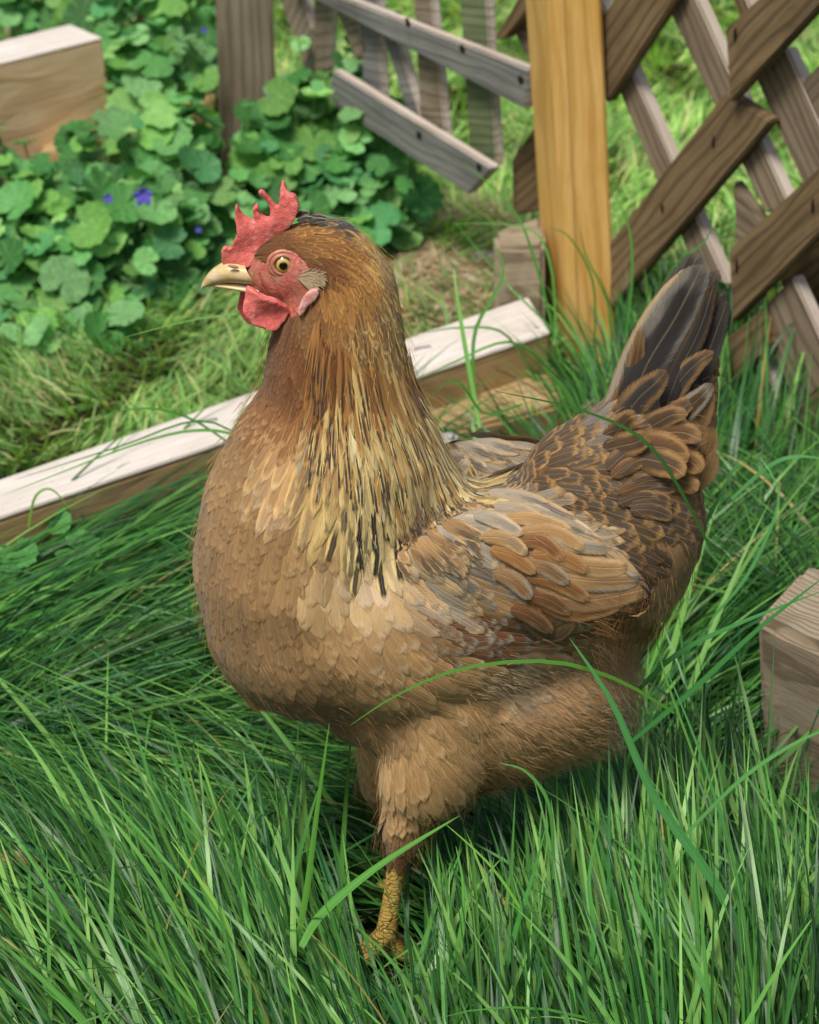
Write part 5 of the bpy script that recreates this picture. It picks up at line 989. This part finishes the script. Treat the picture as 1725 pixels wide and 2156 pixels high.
def leaf(c, n, size, col, rnd):
    """kidney-shaped leaf with scalloped margin, cupped, on its own plane."""
    n = n.normalized(); a = n.cross(Vector((math.cos(rnd * 40), math.sin(rnd * 40), .1))).normalized(); b_ = n.cross(a); base = len(LV); NA, NR = 28, 3
    LV.append(tuple(c)); LCc.append((*col, 1)); LG.append((0, 0, rnd)); cup = random.uniform(-.1, .35); fr = random.uniform(.04, .09)
    for k in range(1, NR + 1):
        for j in range(NA):
            th = -math.pi + 2 * math.pi * (j + .5) / NA; rad = 1 - .55 * math.exp(-((abs(th) - math.pi) / .34) ** 2)
            if k == NR: rad *= 1 + fr * math.cos(th * 12)
            q = k / NR * rad; x, y = math.sin(th) * q * 1.06, math.cos(th) * q; h = cup * q * q + .06 * math.cos(th * 7) * q * q
            LV.append(tuple(c + (a * x + b_ * y + n * h) * size)); LCc.append((*col, 1)); LG.append((x, y, rnd))
    for j in range(NA - 1): LF.append((base, base + 1 + j, base + 1 + (j + 1) % NA, base))
    for k in range(NR - 1):
        for j in range(NA - 1):
            p = base + 1 + k * NA; LF.append((p + j, p + NA + j, p + NA + j + 1, p + j + 1))
MOUND = [  # centre px, ground depth y, radii (m) x y z, leaves
 ((0, 640), .98, (.10, .05, .05), 90), ((140, 600), 1.0, (.09, .06, .07), 150), ((300, 580), 1.02, (.07, .06, .08), 120), ((420, 500), 1.08, (.06, .05, .08), 90), ((60, 480), 1.06, (.09, .05, .07), 110),
 ((250, 440), 1.10, (.07, .05, .08), 110), ((380, 360), 1.14, (.05, .05, .09), 80), ((330, 230), 1.24, (.06, .04, .07), 60), ((660, 330), 1.17, (.085, .06, .10), 190), ((740, 430), 1.12, (.06, .05, .05), 70), ((560, 430), 1.12, (.055, .05, .06), 70),
 ((310, 110), 1.36, (.07, .05, .08), 110), ((240, 30), 1.5, (.09, .06, .08), 90), ((40, 60), 1.5, (.07, .05, .05), 45), ((400, 40), 1.46, (.05, .05, .09), 60), ((760, 180), 1.25, (.03, .03, .04), 14), ((-150, 600), 1.0, (.10, .07, .08), 90), ((-120, 440), 1.08, (.10, .06, .08), 80), ((20, 720), .90, (.09, .03, .02), 40), ((180, 700), .92, (.06, .03, .02), 20), ((660, 500), 1.05, (.05, .04, .03), 26), ((820, 380), 1.14, (.03, .04, .04), 20),
]
stems = []
for (px, py), yy, (rx, ry, rz), n in MOUND:
    ctr = onY(px, py, yy)
    for i in range(n):
        d = Vector((random.gauss(0, 1), random.gauss(-.35, 1), random.gauss(.25, 1))).normalized(); q = random.uniform(.5, 1.08)
        p = ctr + Vector((d.x * rx, d.y * ry, d.z * rz)) * q
        pp = toPix(np.array(p[:]))
        if inpoly(pp[0], pp[1], [(425, -40), (600, -40), (600, 195), (512, 205), (512, 400), (455, 395)]) and p.y < yg + .03: continue
        if p.z < .006: p.z = random.uniform(.006, .03)
        nn = Vector((d.x * .5, d.y * .5 - .35, abs(d.z) * .5 + .75)) + Vector((random.gauss(0, .4), random.gauss(0, .4), random.gauss(0, .15)))
        col = random.choice(IC); k = random.uniform(.62, 1.25); leaf(p, nn, random.choice((1, 1, .7)) * random.uniform(.009, .0205), tuple(a * k for a in col), random.random())
        if random.random() < .5: stems.append((p, Vector((p.x + random.gauss(0, .012), p.y + random.uniform(.0, .03), 0)), col))
for px, py, zz, s in ((40, 1168, .05, .0125), (165, 1160, .045, .016), (118, 1100, .045, .011), (15, 1225, .04, .012)): leaf(onZ(px, py, zz), Vector((.1, -.55, .8)), s, lin('4f8f45'), random.random())
for p, q, col in stems:
    d = (q - p); s = Vector((1, 0, 0)) * .0007; m = (p + q) / 2 + Vector((random.gauss(0, .006), 0, .004)); base = len(LV)
    for pt in (p, m, q):
        for sg in (-1, 1): LV.append(tuple(pt + s * sg)); LCc.append((col[0] * 1.3, col[1] * 1.1, col[2] * .8, 1)); LG.append((.3 * sg, .2, .5))
    LF += [(base, base + 1, base + 3, base + 2), (base + 2, base + 3, base + 5, base + 4)]
me = bpy.data.meshes.new('ground_ivy'); me.from_pydata(LV, [], [tuple(dict.fromkeys(f)) for f in LF])
a = me.attributes.new('c', 'FLOAT_COLOR', 'POINT'); a.data.foreach_set('color', np.array(LCc, np.float32).ravel()); a = me.attributes.new('gv', 'FLOAT_VECTOR', 'POINT'); a.data.foreach_set('vector', np.array(LG, np.float32).ravel()); me.update()
tag(link('ground_ivy', me, M['ivy']), 'dense round-leaved green ground ivy climbing around planks and posts', 'ground ivy', kind='stuff')
# small blue-violet flowers
b = NB('violet petal'); b.set(b.mix(b.noise(b.n('TexCoord').outputs['Object'], 300), rgba('4a45b0'), rgba('7f74d8')), .5); b.translucent(rgba('6a60d0'), .2); M['petal'] = b.m
for (px, py, yy, s, lab) in ((302, 408, .93, .0085, 'largest blue-violet flower in the ivy below the plank'), (228, 415, .94, .0045, 'dim blue-violet flower left of the largest one'), (418, 482, .95, .003, 'tiny pale violet flower among leaves near the grey post base'), (430, 62, 1.30, .003, 'small blue flower high beside the grey post')):
    c = onY(px, py, yy); V, F = [], []
    for lobe in range(5):
        an = lobe * 1.257 + .4; base = len(V); dirp = Vector((math.cos(an), -.35, math.sin(an))); sd_ = Vector((-math.sin(an), 0, math.cos(an)))
        for k in range(5):
            q = k / 4; w = .42 * math.sin(math.pi * min(.97, q * .85 + .1)) 
            for u in (-1, 0, 1): V.append(tuple(dirp * q * s + sd_ * u * w * s + Vector((0, -.12 * s * (1 - u * u), -.25 * s * q * q))))
        for k in range(4):
            for j in range(2): F.append((base + k * 3 + j, base + k * 3 + j + 1, base + k * 3 + 4 + j, base + k * 3 + 3 + j))
    o = link('violet_flower', npmesh('violet_flower', V, F), M['petal']); o.location = c; tag(o, lab, 'flower', 'violet flowers in the ground ivy')
